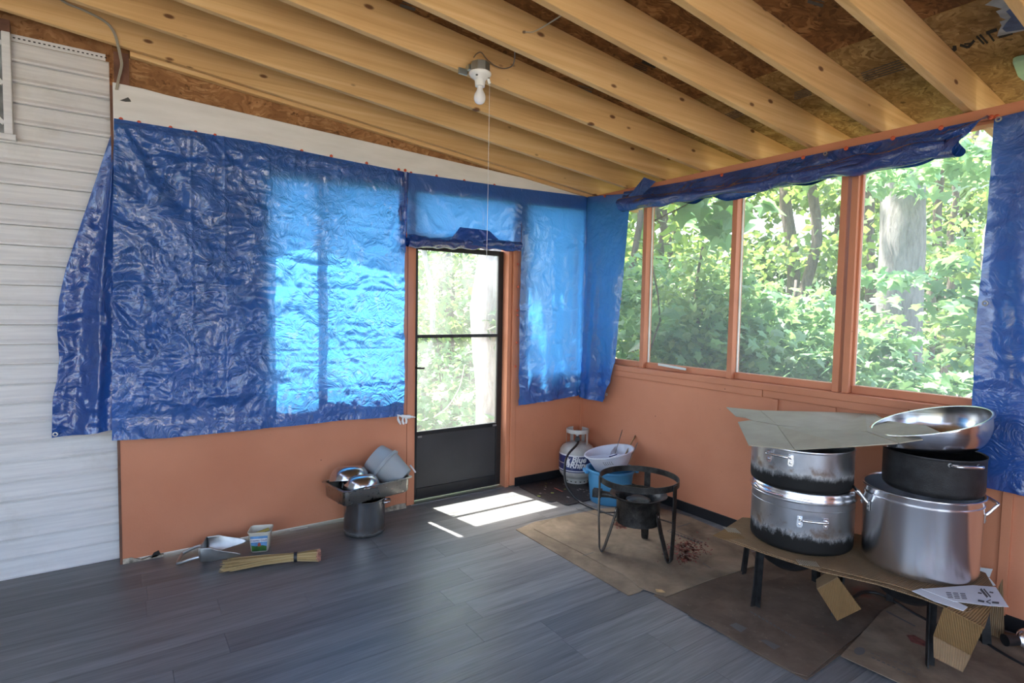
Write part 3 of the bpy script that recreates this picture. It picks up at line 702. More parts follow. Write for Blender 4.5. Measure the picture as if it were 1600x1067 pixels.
# straight drape folds fanning out from the top left corner, strongest on the left half
ang = np.arctan2(X - (-3.52), (2.55 - Z) + 1e-3); rad = np.hypot(X + 3.52, Z - 2.55)
fan = np.sin(ang * 17 + 1.2 * vn(X * 2, Z * 2, 4)) * np.exp(-((ang - .62) / .33) ** 2) * smooth01(rad / .5) * np.exp(-rad / 1.7)
ang2 = np.arctan2(X + 3.55, (1.55 - Z) + 1e-3); fan2 = np.sin(ang2 * 15) * np.exp(-((ang2 - .5) / .3) ** 2) * (Z < 1.6) * np.exp(-np.hypot(X + 3.55, Z - 1.5) / .5)
vert = np.sin(X * 21 + 2 * vn(X * 3, Z * .7)) * smooth01((X + 2.9) / .8) * (1 - V) * .5
low = smooth01((1.05 - Z) / .35)
D = .016 + .034 * (fan * .8 + fan2 * .5) + .008 * vert + crinkle(X, Z, 1.0) * (.9 + 1.1 * low + .5 * (X < -2.7)) + .025 * (vn(X * 1.3, Z * 1.3, 8) + .6) * smooth01(V * 4)
edge = smooth01(V / .03); D = D * edge + .006 * (1 - edge)
for xc in (298, 350):     # pressed storage folds
    xf = bk(xc, 420)[0]; D += .007 * np.exp(-((X - xf) / .009) ** 2)
for zc in (2.05, 1.62, 1.21, .95): D += .006 * np.exp(-((Z - zc) / .008) ** 2)
D = np.maximum(D, .004); cap = .12 - .075 * smooth01((1.0 - Z) / .15); D = cap * np.tanh(D / cap); sheet = MB().grid(X, -.004 - D - .02, Z)
obj('sheet', sheet, 'blue_tarp', tA, smooth='all', world=True)
# part folded round the end of the wall and hanging over the siding
L = [(178, 196), (160, 250), (140, 310), (118, 375), (103, 420), (92, 470), (90, 520), (93, 560), (90, 590), (83, 620), (82, 650), (81, 684)]
R = [(181, 196), (184, 300), (182, 400), (180, 520), (179, 672)]
G = rows(L, R, lambda x, y: bk(x, y, .03), 70, 160, lambda x, y: bk(x, y, -.016))
U = np.linspace(0, 1, 70)[None, :]; Vv = np.linspace(0, 1, 160)[:, None]
D = .03 * np.sin(U * 9 + Vv * 2.2) * smooth01(Vv * 1.5) * (.35 + .65 * U) + crinkle(G[..., 0], G[..., 2], 4.0) * 1.1 * smooth01(Vv * 2)
D += .02 * np.exp(-((U - .72) / .06) ** 2) * (1 - Vv * .4)
obj('folded_side', MB().grid(G[..., 0], np.minimum(G[..., 1] - D * (1 - U ** 6), .075), G[..., 2]), 'blue_tarp_dark', tA, smooth='all', world=True)
Ge = rows([(623, 268), (621, 330), (622, 395)], [(638, 270), (636, 330), (634, 395)], lambda x, y: bk(x, y, -.03), 10, 40)
obj('folded_edge', MB().grid(Ge[..., 0], Ge[..., 1] - .016 * np.abs(np.sin(np.linspace(0, 6, 10)))[None, :] - .01 * crinkle(Ge[..., 0] * 3, Ge[..., 2], 3) / .02, Ge[..., 2]), 'blue_tarp_roll', tA, smooth='all', world=True)
obj('hem', MB().tube([(a, -.032, c + .003) for a, c in zip(xb[::6], zb[::6])], .005, 6), 'blue_tarp_roll', tA, smooth=True, world=True)
fasten(tA, [(189, 188), (217, 193), (266, 201), (305, 208), (335, 213), (405, 226), (470, 237), (516, 245), (571, 256), (621, 266), (631, 267)], bk, (0, -1, 0))
fasten(tA, [(233, 199), (229, 676), (455, 659)], bk, (0, -1, 0), 'steel_dull', 'grommet', .013)
fasten(tA, [(87, 677)], lambda x, y: bk(x, y, .02), (0, -1, 0), 'steel_dull', 'grommet', .013)

# ---- tarp over the door, right panel and round the corner
tB = thing('tarp', 'blue tarp above and right of the door, wrapped around the room corner', 'tarp', loc=(-.4, -.02, .70))
tz = lambda x: np.interp(x, [-1.78, -.9, 0.0], [bk(637, 271)[2], bk(790, 293)[2], bk(921, 309)[2]])
xx = np.linspace(-1.765, -.752, 120); V = np.linspace(0, 1, 60)[:, None]
X = np.broadcast_to(xx, (60, 120)); Z = tz(xx) * (1 - V) + 1.985 * V
D = .008 + .010 * np.sin((X + Z) * 16) * np.exp(-((X + 1.72 - (2.45 - Z) * .8) / .16) ** 2) + crinkle(X, Z, 7.0) * .45 * smooth01(V * 4) + .012 * (vn(X * 2, Z * 2, 2) + .4) * smooth01(V * 3)
D = np.maximum(D, .008); obj('door_valance', MB().grid(X, -.022 - D, Z), 'blue_tarp_smooth', tB, smooth='all', world=True)
# right panel continuing onto the window wall
s0 = .752; smax = s0 + .56; nu, nv = 190, 200
S_ = np.linspace(0, smax, nu)[None, :]; V = np.linspace(0, 1, nv)[:, None]
ztop = np.where(S_ < s0, tz(S_ - s0), np.interp(S_ - s0, [0, .56], [bk(921, 309)[2], 2.47]))
zbot = np.interp(S_, [0, s0 - .15, s0 - .02, s0 + .16, s0 + .20, s0 + .27, s0 + .30, smax], [.700, .725, .742, .742, .740, .728, .722, .716])
send = np.interp(V, [0, .25, .55, .8, .9, 1], [smax, smax - .03, smax - .07, smax - .10, smax - .15, smax - .235])
Ss = S_ / smax * send
Z = ztop * (1 - V) + zbot * V
off = .020 + .012 + .028 * np.exp(-((Ss - s0) / .16) ** 2) * (np.sin(Ss * 55 + vn(Ss * 3, Z) * 1.5) * .5 + .5) * smooth01(V * 2.5) \
    + crinkle(Ss, Z, 12.0) * (.35 + .7 * smooth01((1.2 - Z) / .5)) * smooth01(V * 5) + .012 * (vn(Ss * 2.5, Z * 1.5, 5) + .3) * smooth01(V * 4) \
    + .03 * smooth01(V) * (1 + np.sin(Ss * 22 + 1.0)) * .5 * (.3 + .7 * smooth01((Ss - .1) / .5))
rc = .05    # rounded bend at the room corner
a_ = np.clip((Ss - (s0 - rc)) / (2 * rc), 0, 1) * PI / 2
Xb = np.where(Ss < s0, Ss - s0, 0.0); Yb = np.where(Ss < s0, 0.0, -(Ss - s0))
nx, ny = -np.sin(a_), -np.cos(a_)
Xp = Xb + nx * off; Yp = Yb + ny * off
obj('sheet', MB().grid(Xp, Yp, np.broadcast_to(Z, Xp.shape)), 'blue_tarp_smooth', tB, smooth='all', world=True)
# rolled-up door flap
def roll(p, q, r0, turns, nlen, seed, sag=.0, wob=.012, nse=34):
    p, q = np.array(p), np.array(q); ax = (q - p) / np.linalg.norm(q - p); up = np.array([0, 0, 1.0]); sd = np.cross(ax, up); t = np.linspace(0, 1, nlen)
    mb = MB(); th = np.linspace(0, turns * 2 * PI, int(nse * turns)); TT, TH = np.meshgrid(t, th, indexing='ij')
    Rr = r0 * (.42 + .58 * TH / TH.max()) * (1 + .22 * vn(TT * 9, TH * .6, seed)) + wob * vn(TT * 16, TH * 1.1, seed + 4) * (TH / TH.max())
    cen = p[None, :] + (q - p)[None, :] * t[:, None]; cen[:, 2] -= sag * np.sin(t * PI)
    A = TH + 1.4 * vn(TT * 3, TH * 0, seed + 8)
    PX = cen[:, None, :] + sd[None, None, :] * (Rr * np.cos(A))[..., None] + up[None, None, :] * (Rr * np.sin(A) * .9)[..., None]
    mb.grid(PX[..., 0], PX[..., 1], PX[..., 2]); return mb
pA, pB = bk(636, 378, -.06), bk(812, 384, -.055)
obj('rolled_flap', roll(pA, pB, .046, 2.2, 90, 3.0, wob=.016), 'blue_tarp_roll', tB, smooth='all', world=True)
flp = rows([(700, 378), (722, 354), (732, 355)], [(800, 392), (768, 360), (745, 356)], lambda x, y: bk(x, y, -.095), 40, 30)
D = crinkle(flp[..., 0], flp[..., 2], 21.0) * .8
obj('loose_fold', MB().grid(flp[..., 0], flp[..., 1] - D + np.linspace(0, .05, 30)[:, None], flp[..., 2]), 'blue_tarp_dark', tB, smooth='all', world=True)
fasten(tB, [(640, 271), (680, 276), (723, 283), (770, 290), (818, 298), (854, 304), (872, 305), (898, 309), (910, 310), (918, 312), (811, 380), (809, 392), (807, 413), (807, 448), (806, 485), (806, 492), (805, 535), (803, 572), (634, 367), (653, 366)], bk, (0, -1, 0))
fasten(tB, [(948, 307)], lambda x, y: rt(x, y, -.02), (-1, 0, 0)); fasten(tB, [(769, 293), (893, 309), (884, 615)], bk, (0, -1, 0), 'steel_dull', 'grommet', .013)
fasten(tB, [(951, 616), (974, 467)], lambda x, y: rt(x, y, -.05), (-1, 0, 0), 'steel_dull', 'grommet', .013)

# ---- tarp rolled up along the top of the window wall
tC = thing('tarp', 'dark blue tarp rolled up along the top of the windows', 'tarp', loc=(-.05, -1.6, 2.3))
yA, yB = -.47, -2.90
S_ = np.linspace(yA, yB, 220)[None, :]; V = np.linspace(0, 1, 46)[:, None]
zt_ = np.interp(-S_, [.4, 1.1, 3.0], [2.50, 2.475, 2.468]); zb_ = np.interp(-S_, [.47, 1.5, 2.6, 2.72, 2.86, 2.9], [2.37, 2.345, 2.33, 2.335, 2.44, 2.463])
Z = zt_ * (1 - V) + zb_ * V
D = .014 + .040 * smooth01(V) + .012 * np.sin((S_ * .6 + Z * 3.5) * 14 + vn(S_ * 2, Z * 3) * 2) * smooth01(V * 2) * (.5 + .5 * vn(S_ * 1.5, Z, 3)) + crinkle(S_ * 1.2, Z, 31.0) * .8 * smooth01(V * 3)
D += .02 * np.sin((2.47 - Z) / (np.abs(S_ - yB) + .05) * 9) * np.exp(-np.abs(S_ - yB) / .35) * smooth01(V * 2)
D = np.maximum(D, .005); obj('sheet', MB().grid(-.006 - D, np.broadcast_to(S_, Z.shape), Z), 'blue_tarp_roll', tC, smooth='all', world=True)
obj('roll', roll((-.078, -.50, 2.372), (-.074, -2.74, 2.338), .056, 2.6, 200, 9.0, .015, .03, 30), 'blue_tarp_roll', tC, smooth='all', world=True)
# loose end of the roll twisting out near the right tarp, and the folded ear at the corner
ear = rows([(977, 313), (1006, 277)], [(990, 315), (1022, 283)], lambda x, y: rt(x, y, -.07), 12, 16)
obj('folded_ear', MB().grid(ear[..., 0] + .02 * np.linspace(0, 1, 12)[None, :], ear[..., 1], ear[..., 2]), 'blue_tarp_roll', tC, smooth='all', world=True)
c0 = np.array([-.07, -2.70, 2.335])
mb = MB(); t = np.linspace(0, 2 * PI, 40); s_ = np.linspace(0, 1, 8)
TH, SS = np.meshgrid(t, s_); RR = .05 * (1 + .12 * np.sin(3 * TH))
mb.grid(c0[0] - .03 * SS + RR * .7 * np.cos(TH) * (.8 + .35 * SS), c0[1] - .10 * SS + .02 * np.sin(TH * 2), c0[2] + RR * np.sin(TH) * (.8 + .25 * SS) + .01)
obj('roll_end', mb, 'blue_tarp_roll', tC, smooth='all', world=True)
fasten(tC, [(1131, 274), (1258, 247), (1325, 233), (1398, 217), (1473, 201), (1551, 185)], lambda x, y: rt(x, y, -.01), (-1, 0, 0), r=.012)
fasten(tC, [(1293, 241)], lambda x, y: rt(x, y, -.01), (-1, 0, 0), 'steel_dull', 'grommet', .013)

# ---- tarp hanging at the right end of the window wall
tD = thing('tarp', 'blue tarp hanging straight down at the right end of the windows', 'tarp', loc=(-.03, -3.3, .66))
L = [(1556, 184), (1551, 260), (1542, 370), (1533, 480), (1527, 560), (1524, 640), (1526, 690), (1530, 730), (1540, 758)]
def edgeL(V):
    P = np.array([rt(*p) for p in L]); t = (P[0, 2] - P[:, 2]) / (P[0, 2] - P[-1, 2]); return np.interp(V, t, P[:, 1]), P[0, 2], P[-1, 2]
V = np.linspace(0, 1, 170)[:, None]; yl, z0, z1 = edgeL(V[:, 0]); U = np.linspace(0, 1, 110)[None, :]
Y = yl[:, None] * (1 - U) + (-3.95) * U; Z = (2.462 + 0 * U) * (1 - V) + (z1 + .0 * U) * V
D = .012 + .014 * np.sin(Y * 26 + 2 * vn(Y * 2, Z)) * (.4 + .6 * smooth01(V * 2)) + crinkle(Y, Z, 44.0) * (.35 + .9 * smooth01((1.4 - Z) / .6)) + .02 * (vn(Y * 2, Z * 2, 6) + .5) * smooth01(V * 3)
D = np.maximum(D, .006 + .034 * smooth01((1.25 - Z) / .12)); obj('sheet', MB().grid(-.012 - D, Y, Z), 'blue_tarp_dark', tD, smooth='all', world=True)  # darker copy of the tarp cloth: the dimmer daylight behind is painted in
fasten(tD, [(1560, 184)], lambda x, y: rt(x, y, -.012), (-1, 0, 0), r=.012)
fasten(tD, [(1563, 188), (1542, 474)], lambda x, y: rt(x, y, -.02), (-1, 0, 0), 'steel_dull', 'grommet', .014)

# =================================================================== POTS ON THE BURNER PLATFORM
PZ = .33     # top of the cardboard platform
def pot_profile(R, H, t=.004, r=.025, rim=.007, flare=0.0):
    p = [(0.0005, 0), (R - r, 0), (R - r * .45, r * .12), (R - r * .12, r * .45), (R, r)]
    p += [(R + flare, H - .012), (R + flare + rim * .3, H - .008), (R + flare + rim, H - .004), (R + flare + rim, H), (R + flare + rim * .4, H + .002), (R + flare - t, H - .002)]
    p += [(R - t, r), (R - r, t), (0.0005, t)]
    return p
def bracket_handle(parent, R, z, ang, w=.10, out=.04, tube=.006, drop=.03, mat='bright_lid', plate=True):
    """riveted loop handle: two plates with rivets and a bail between them; sits tangent to a pot of radius R"""
    M_ = Matrix.Rotation(ang, 4, 'Z') @ Matrix.Translation((R, 0, z))
    h = MB().tube([tuple(M_ @ Vector(q)) for q in smooth_path([(0, -w / 2, -.004), (out * .55, -w / 2, 0), (out, -w / 2 + .012, .002), (out, w / 2 - .012, .002), (out * .55, w / 2, 0), (0, w / 2, -.004)], 5)], tube, 10)
    ho = obj('handle', h, mat, parent, smooth=True)
    if plate:
        for s in (-1, 1):
            yy = s * w / 2; da = yy / R; N_ = Matrix.Rotation(ang + da, 4, 'Z') @ Matrix.Translation((R, 0, z))
            poly = [(.0, a, b) for a, b in [(-.012, .010), (.012, .010), (.0145, -drop), (.010, -drop - .012), (-.010, -drop - .012), (-.0145, -drop)]]
            obj('bracket', MB().prism([tuple(N_ @ Vector(q)) for q in poly], tuple((N_.to_3x3() @ Vector((.004, 0, 0))))), mat, ho, bevel=.0015)
            for zz in (-.014, -.036):
                K_ = N_ @ Matrix.Translation((.004, 0, zz + .006)) @ Matrix.Rotation(PI / 2, 4, 'Y')
                obj('rivet', MB().lathe([(.0065, 0), (.0055, .003), (.0005, .0045)], 12, K_), mat, ho, smooth=True)
    return ho
def pot(name, label, loc, R, H, mat, r=.025, flare=0.0, rim=.007, cat='pot', tilt=(0, 0), t=.004):
    o = thing(name, label, cat, loc); o.rotation_euler = (tilt[0], tilt[1], 0)
    obj('body', MB().lathe(pot_profile(R, H, t, r, rim, flare), 72), mat, o, smooth=True); return o
# lower sooty pot with lid
CA = (-.583, -2.362)
pA = pot('cooking_pot', 'wide soot-blackened pot with a lid, bottom of the left stack', (*CA, PZ + .003), .241, .262, 'sooty_pot_low', rim=.003)
TOCAM = math.atan2(CAM[1] - CA[1], CAM[0] - CA[0])
bracket_handle(pA, .243, .185, TOCAM + .22, .115, .042, .0065, .035); bracket_handle(pA, .243, .185, TOCAM + .22 + PI, .115, .042, .0065, .035)
obj('seam', MB().lathe([(.2425, .2185), (.2435, .220), (.2425, .2215)], 72), 'steel_dull', pA, smooth=True)
lid = thing('pot_lid', 'bright metal lid resting askew on the lower sooty pot', 'lid', (*CA, PZ + .274)); lid.rotation_euler = (.018, .022, 0)
obj('dome', MB().lathe([(.0005, .044), (.17, .043), (.215, .038), (.232, .043), (.240, .040), (.246, .031), (.2485, .020), (.2475, .010), (.2500, .006), (.2525, -.001), (.2510, -.010), (.2455, -.011), (.245, .012), (.21, .030), (.0005, .036)], 72), 'bright_lid', lid, smooth=True)
ladle = thing('ladle', 'metal utensil handle sticking out under the pot lid', 'ladle', (CA[0], CA[1], PZ + .25))
hp = [planehit(x, y, (CA[0] - .19, CA[1] - .15, .6), FW) for x, y in ((1180, 754), (1190, 764), (1205, 770), (1217, 773), (1223, 775))]
obj('handle_rod', MB().tube(smooth_path(hp, 5), .0055, 8), 'bright_lid', ladle, smooth=True, world=True)
# upper pot on the lid
CB = (-.640, -2.380)
pB = pot('cooking_pot', 'soot-ringed pot upside the left stack, covered by the grey cardboard', (*CB, PZ + .3205), .236, .2015, 'sooty_pot_high', rim=.003)
for ang in (TOCAM - .40,): bracket_handle(pB, .238, .172, ang, .105, .035, .006, .035)
bracket_handle(pB, .238, .172, TOCAM - .40 + PI, .105, .035, .006, .035)
pB['label'] = 'soot-ringed metal pot on top of the left stack, under the grey cardboard'
# big shiny aluminium stock pot
CC = (-.426, -2.838)
pC = pot('stock_pot', 'tall bright brushed aluminium stock pot on the right of the platform', (*CC, PZ + .007), .2275, .371, 'brushed_aluminium', r=.03, flare=.004, rim=.008)
obj('rim_band', MB().lathe([(.2315, .330), (.2335, .331), (.2335, .336), (.2315, .337)], 72), 'bright_lid', pC, smooth=True)
TC = math.atan2(CAM[1] - CC[1], CAM[0] - CC[0])
for da in (-1.25, 1.9): 
    M_ = Matrix.Rotation(TC + da, 4, 'Z')
    h = obj('handle', MB().tube([tuple(M_ @ Vector(q)) for q in smooth_path([(.232, -.055, .285), (.246, -.055, .30), (.268, -.055, .33), (.276, -.045, .338), (.276, .045, .338), (.268, .055, .33), (.246, .055, .30), (.232, .055, .285)], 5)], .0075, 10), 'bright_lid', pC, smooth=True)
    for s in (-1, 1):
        N_ = Matrix.Rotation(TC + da + s * .24, 4, 'Z') @ Matrix.Translation((.231, 0, .275))
        b = obj('bracket', MB().prism([tuple(N_ @ Vector(q)) for q in [(0, -.011, .018), (0, .011, .018), (0, .011, -.026), (0, -.011, -.026)]], tuple(N_.to_3x3() @ Vector((.005, 0, 0)))), 'steel_dull', h, bevel=.002)
        for zz in (-.015, .004):
            obj('rivet', MB().lathe([(.0055, 0), (.0045, .003), (.0005, .004)], 12, N_ @ Matrix.Translation((.005, 0, zz)) @ Matrix.Rotation(PI / 2, 4, 'Y')), 'steel_dull', h, smooth=True)
# black enamel pot standing across the rim
CD = (-.414, -2.872)
pD = pot('cooking_pot', 'black enamel pot standing on the aluminium stock pot', (*CD, .708), .195, .178, 'black_enamel', r=.03, rim=.003)
TD = math.atan2(CAM[1] - CD[1], CAM[0] - CD[0])
for da in (.62, .62 + PI):
    M_ = Matrix.Rotation(TD + da, 4, 'Z')
    h = obj('handle', MB().tube([tuple(M_ @ Vector(q)) for q in smooth_path([(.193, -.06, .158), (.210, -.057, .160), (.226, -.040, .161), (.226, .040, .161), (.210, .057, .160), (.193, .06, .158)], 5)], .007, 10), 'bright_lid', pD, smooth=True)
    for s in (-1, 1):
        N_ = Matrix.Rotation(TD + da + s * .31, 4, 'Z') @ Matrix.Translation((.1955, 0, .158)) @ Matrix.Rotation(PI / 2, 4, 'Y')
        obj('rivet', MB().lathe([(.009, 0), (.008, .003), (.0005, .004)], 12, N_), 'steel_dull', h, smooth=True)
# tilted steel bowl on the black pot
bowl = thing('mixing_bowl', 'wide stainless steel bowl tipped on the black enamel pot', 'bowl', (-.372, -2.872, .893))
Rb = .232
def bowl_prof(R, H, rb, t=.0025, lip=.012):
    a = [(.0005, 0)] + [(rb + (R - rb) * math.sin(k / 9 * PI / 2) ** .8, H * (1 - math.cos(k / 9 * PI / 2))) for k in range(10)]
    a += [(R + lip * .6, H + .001), (R + lip, H - .002), (R + lip, H + .002), (R + lip * .5, H + .004), (R - t, H + .002)]
    a += [(rb + (R - rb) * math.sin(k / 9 * PI / 2) ** .8 - t, H * (1 - math.cos(k / 9 * PI / 2)) + t) for k in range(9, -1, -1)] + [(.0005, t)]
    return a
M_ = Matrix.Rotation(math.radians(9), 4, Vector((-.35, .55, 0)).normalized()) 
M_ = Matrix.Rotation(math.radians(-17), 4, Vector((RT[0] * .25 + FW[0], RT[1] * .25 + FW[1], 0)).normalized())
obj('shell', MB().lathe(bowl_prof(Rb, .150, .09), 72, M_ @ Matrix.Translation((0, 0, -.02))), 'stainless_bowl', bowl, smooth=True)

# ---- grey cardboard laid over the pots: thin board with fold scores
ZC = PZ + .537
top = thing('cardboard_cover', 'torn grey flattened carton lying over the two pot stacks', 'cardboard', tuple(fl(1260, 680, ZC)))
def zc1(px, py):
    # the carton sags from the wall side down to the front and rides up over the bowl
    S_f = lambda P: .861 + .112 * (P[0] + .85) + .080 * smooth01((-2.50 - P[1]) / .22)
    r_ = ray(px, py); t0, t1 = .5, (-.025 - CAM[0]) / r_[0]
    for _ in range(50):
        tm = (t0 + t1) / 2; P = CAM + r_ * tm
        if P[2] > S_f(P): t0 = tm
        else: t1 = tm
    return CAM + r_ * t0
back = [(1135, 636), (1186, 641), (1310, 644), (1368, 646), (1384, 655), (1400, 661)]
main = [(1214, 664), (1136, 637), (1250, 643), (1312, 644), (1365, 646), (1385, 657), (1420, 662), (1445, 664), (1480, 680), (1452, 684), (1404, 692), (1330, 698), (1242, 702)]
def card(name, px, mat='cardboard_grey', th=-.0045, parent=top, plane=zc1):
    return obj(name, MB().prism([plane(*p) for p in px], (0, 0, th)), mat, parent, world=True)
card('panel', [(1215, 664), (1188, 641), (1312, 644), (1352, 646), (1355, 674), (1300, 672)]); card('panel', [(1215, 665), (1300, 673), (1354, 675), (1403, 692), (1330, 697), (1242, 702)])
card('flap', [(1352, 646.5), (1367, 646.5), (1385, 657), (1420, 662), (1446, 664.5), (1482, 681), (1452, 684.5), (1405, 691.5), (1355, 674)])
card('flap', [(1135, 636), (1187, 641), (1214, 663.5), (1197, 660), (1178, 657), (1165, 652), (1150, 650)]); card('flap', [(1153, 659), (1171, 656.5), (1214, 664.5), (1241, 702), (1170, 695)])

# ---- cardboard platform over the burners
plat = thing('cardboard_platform', 'layers of brown corrugated carton bridging two burners under the pots', 'cardboard', (-.6, -2.6, PZ))
zp = lambda d: (lambda x, y: fl(x, y, PZ + d))
low_px = [(1116, 836), (1160, 808), (1240, 815), (1420, 850), (1540, 895), (1560, 930), (1515, 955), (1500, 957), (1440, 934), (1370, 912), (1282, 892), (1200, 866), (1140, 845)]
obj('lower_sheet', MB().prism([zp(-.004)(*p) for p in low_px], (0, 0, -.005)), 'cardboard_brown', plat, world=True)
obj('upper_sheet', MB().prism([zp(.001)(*p) for p in [(1128, 838), (1160, 811), (1245, 818), (1300, 850), (1306, 872), (1280, 889), (1200, 864)]], (0, 0, -.004)), 'cardboard_brown', plat, world=True)
obj('upper_sheet', MB().prism([zp(.005)(*p) for p in [(1284, 886), (1305, 872), (1300, 845), (1425, 852), (1538, 896), (1545, 925), (1430, 924), (1400, 914)]], (0, 0, -.004)), 'cardboard_brown', plat, world=True)
obj('torn_edge', MB().prism([zp(.003)(*p) for p in [(1114, 836), (1140, 824), (1148, 830), (1165, 841), (1130, 842)]], (0, 0, -.003)), 'cardboard_kraft', plat, world=True)
for base, n_ in (((1256, 884), 11), ((1142, 833), 7)):
    for k in range(n_):
        a = (base[0] + k * 3.0 - 12, base[1] + k * .35 - 10); b = (a[0] + 6 + (n_ == 7) * 3, a[1] + 8)
        obj('flute', MB().bar(zp(.004)(*a), zp(.004)(*b), .0022, .0025), 'cardboard_grey', plat, world=True)
lp = obj('white_label', MB().prism([zp(.010)(*p) for p in [(1425, 923), (1440, 919), (1470, 928), (1512, 948), (1505, 954), (1460, 939)]], (0, 0, -.002)), 'paper_white', plat, world=True)
paper = thing('printed_sheet', 'white printed paper tucked under the aluminium stock pot', 'paper', tuple(fl(1530, 930, PZ + .012)))
obj('sheet', MB().prism([zp(.013)(*p) for p in [(1440, 920), (1520, 914), (1556, 917), (1576, 948), (1545, 946), (1490, 939)]], (0, 0, -.0015)), 'paper_white', paper, world=True)
mk = MB()
for k in range(4):
    for j in range(3): mk.prism([zp(.0137)(*p) for p in [(1478 + j * 11 + k, 925 + k * 2.6 + j * .8), (1486 + j * 11 + k, 925.5 + k * 2.6 + j * .8), (1486 + j * 11 + k, 926.6 + k * 2.6 + j * .8), (1478 + j * 11 + k, 926.1 + k * 2.6 + j * .8)]], (0, 0, .0003))
for a, b, c, d, w_ in ((1532, 920, 1543, 933, 3.2), (1537, 920, 1548, 933, 2.2), (1528, 926, 1534, 927, 2), (1546, 925, 1552, 926, 2), (1528, 938, 1538, 940, 3), (1541, 940, 1548, 937, 1.5), (1541, 940, 1548, 943, 1.5), (1550, 941, 1561, 942, 3)):
    for q in stroke([(a, b), (c, d)], w_): mk.prism([zp(.0137)(*p) for p in q], (0, 0, .0003))
obj('print', mk, 'ink_grey', paper, world=True)['kind'] = 'stuff'
sm = plat
obj('box_edge_paper', MB().prism([rt(*p, -.10) for p in [(1526, 886), (1551, 889), (1546, 902), (1526, 901)]], (.003, 0, 0)).prism([rt(*p, -.10) for p in [(1525, 902), (1546, 903), (1556, 915), (1530, 916)]], (.003, 0, 0)), 'paper_white', sm, world=True)  # white-papered box edge from behind, joined to the platform
# hanging carton flaps
pf = zp(-.008)(1300, 895); nF = np.array([-.96, -.12, -.25])
PF = lambda x, y: planehit(x, y, pf + np.array([.05, 0, -.05]), nF)
q = [PF(*p) for p in [(1277, 921), (1309, 903), (1345, 952), (1308, 970)]]
obj('hanging_flap', MB().prism(q, (.005, .0, .001)), 'cardboard_kraft', plat, world=True)
obj('hanging_flap', MB().prism([PF(1277, 921), PF(1309, 903), PF(1309, 903) + [.05, .03, .03], PF(1277, 921) + [.05, .03, .02]], (0, .003, .003)), 'cardboard_brown', plat, world=True)
bx = thing('carton', 'bent brown corrugated carton flap drooping beside the front burner leg', 'carton', tuple(fl(1490, 1040)))
ZB = lambda x, y: fl(x, y, .30)
A_, B_ = ZB(1473, 951), ZB(1538, 979); 
Pc = zp(-.012)(1505, 965)
nB = np.array([-.86, -.25, -.42]); P1 = lambda x, y: planehit(x, y, Pc, nB)
nB2 = np.array([-.93, -.32, .25])
f1 = [P1(1474, 950), P1(1537, 982), P1(1517, 1024), P1(1458, 993)]
P2 = lambda x, y: planehit(x, y, f1[2], nB2)
obj('front_face', MB().prism(f1, (.006, .0, .003)), 'cardboard_kraft', bx, world=True)
obj('lower_face', MB().prism([f1[3] - [0, 0, .001], f1[2] - [0, 0, .001], P2(1504, 1050), P2(1459, 1027)], (.006, 0, -.002)), 'cardboard_brown', bx, world=True)
obj('top_face', MB().prism([P1(1475, 949) + [0, 0, .002], P1(1538, 981) + [0, 0, .002], zp(-.006)(1549, 948), zp(-.006)(1508, 944)], (0, 0, -.005)), 'cardboard_kraft', bx, world=True)
obj('side_face', MB().prism([rt(*p, -.16) for p in [(1550, 938), (1566, 905), (1568, 948), (1569, 1003), (1536, 998)]], (.005, 0, 0)), 'cardboard_brown', bx, world=True)

# ---- burners
def leg_bar(parent, pts, w, t, mat, outward):
    mb = MB()
    for a, b in zip(pts[:-1], pts[1:]): mb.bar(a, b, w, t, outward)
    return obj('leg', mb, mat, parent, bevel=.0015)
B1 = thing('propane_burner', 'greasy black outdoor burner stand with three hairpin legs and ring', 'burner', (-.866, -1.498, .012))
RR_, ZT = .236, .475
obj('pot_ring', MB().lathe([(RR_, ZT - .036), (RR_ + .006, ZT - .036), (RR_ + .006, ZT), (RR_, ZT), (RR_, ZT - .036)], 72), 'greasy_black_iron', B1, smooth=True)
for px in ((937, 864), (1048, 883), (1008, 843)):
    p = fl(*px); a = math.atan2(p[1] + 1.498, p[0] + .866); c, s = math.cos(a), math.sin(a)
    P_ = lambda r, z: (r * c, r * s, z)
    leg_bar(B1, [P_(RR_ + .009, ZT - .004), P_(.245, .22), P_(.236, .02), P_(.228, .004), P_(.218, .004), P_(.207, .02), P_(.165, .15), P_(.142, .235), P_(.136, .275)], .006, .040, 'greasy_black_iron', (-s, c, 0))
    obj('bolt', MB().lathe([(.008, 0), (.007, .004), (.0005, .005)], 10, Matrix.Rotation(a, 4, 'Z') @ Matrix.Translation((.139, 0, .255)) @ Matrix.Rotation(PI / 2, 4, 'Y')), 'steel_dull', B1, smooth=True)
    obj('crossbar', MB().bar(P_(.14, .245), P_(.243, .245), .012, .005), 'greasy_black_iron', B1)
obj('wind_guard', MB().lathe([(.128, .19), (.132, .19), (.133, .33), (.155, .355), (.175, .362), (.175, .366), (.152, .360), (.129, .333), (.128, .19)], 60), 'greasy_black_iron', B1, smooth=True)
obj('burner_bowl', MB().lathe([(.0005, .20), (.08, .205), (.115, .23), (.127, .27)], 40), 'greasy_black_iron', B1, smooth=True)
cap = obj('burner_head', MB().lathe([(.0005, .345), (.05, .343), (.075, .33), (.085, .30), (.085, .26), (.0005, .26)], 32), 'greasy_black_iron', B1, smooth=True)
ga = math.atan2(RT[1] * -1 + .35 * FW[1], RT[0] * -1 + .35 * FW[0]); gc, gs = math.cos(ga), math.sin(ga)
obj('gas_tube', MB().tube([(gc * .12, gs * .12, .33), (gc * .18, gs * .18, .335), (gc * .235, gs * .235, .335)], [.02, .018, .022], 12), 'greasy_black_iron', B1, smooth=True)
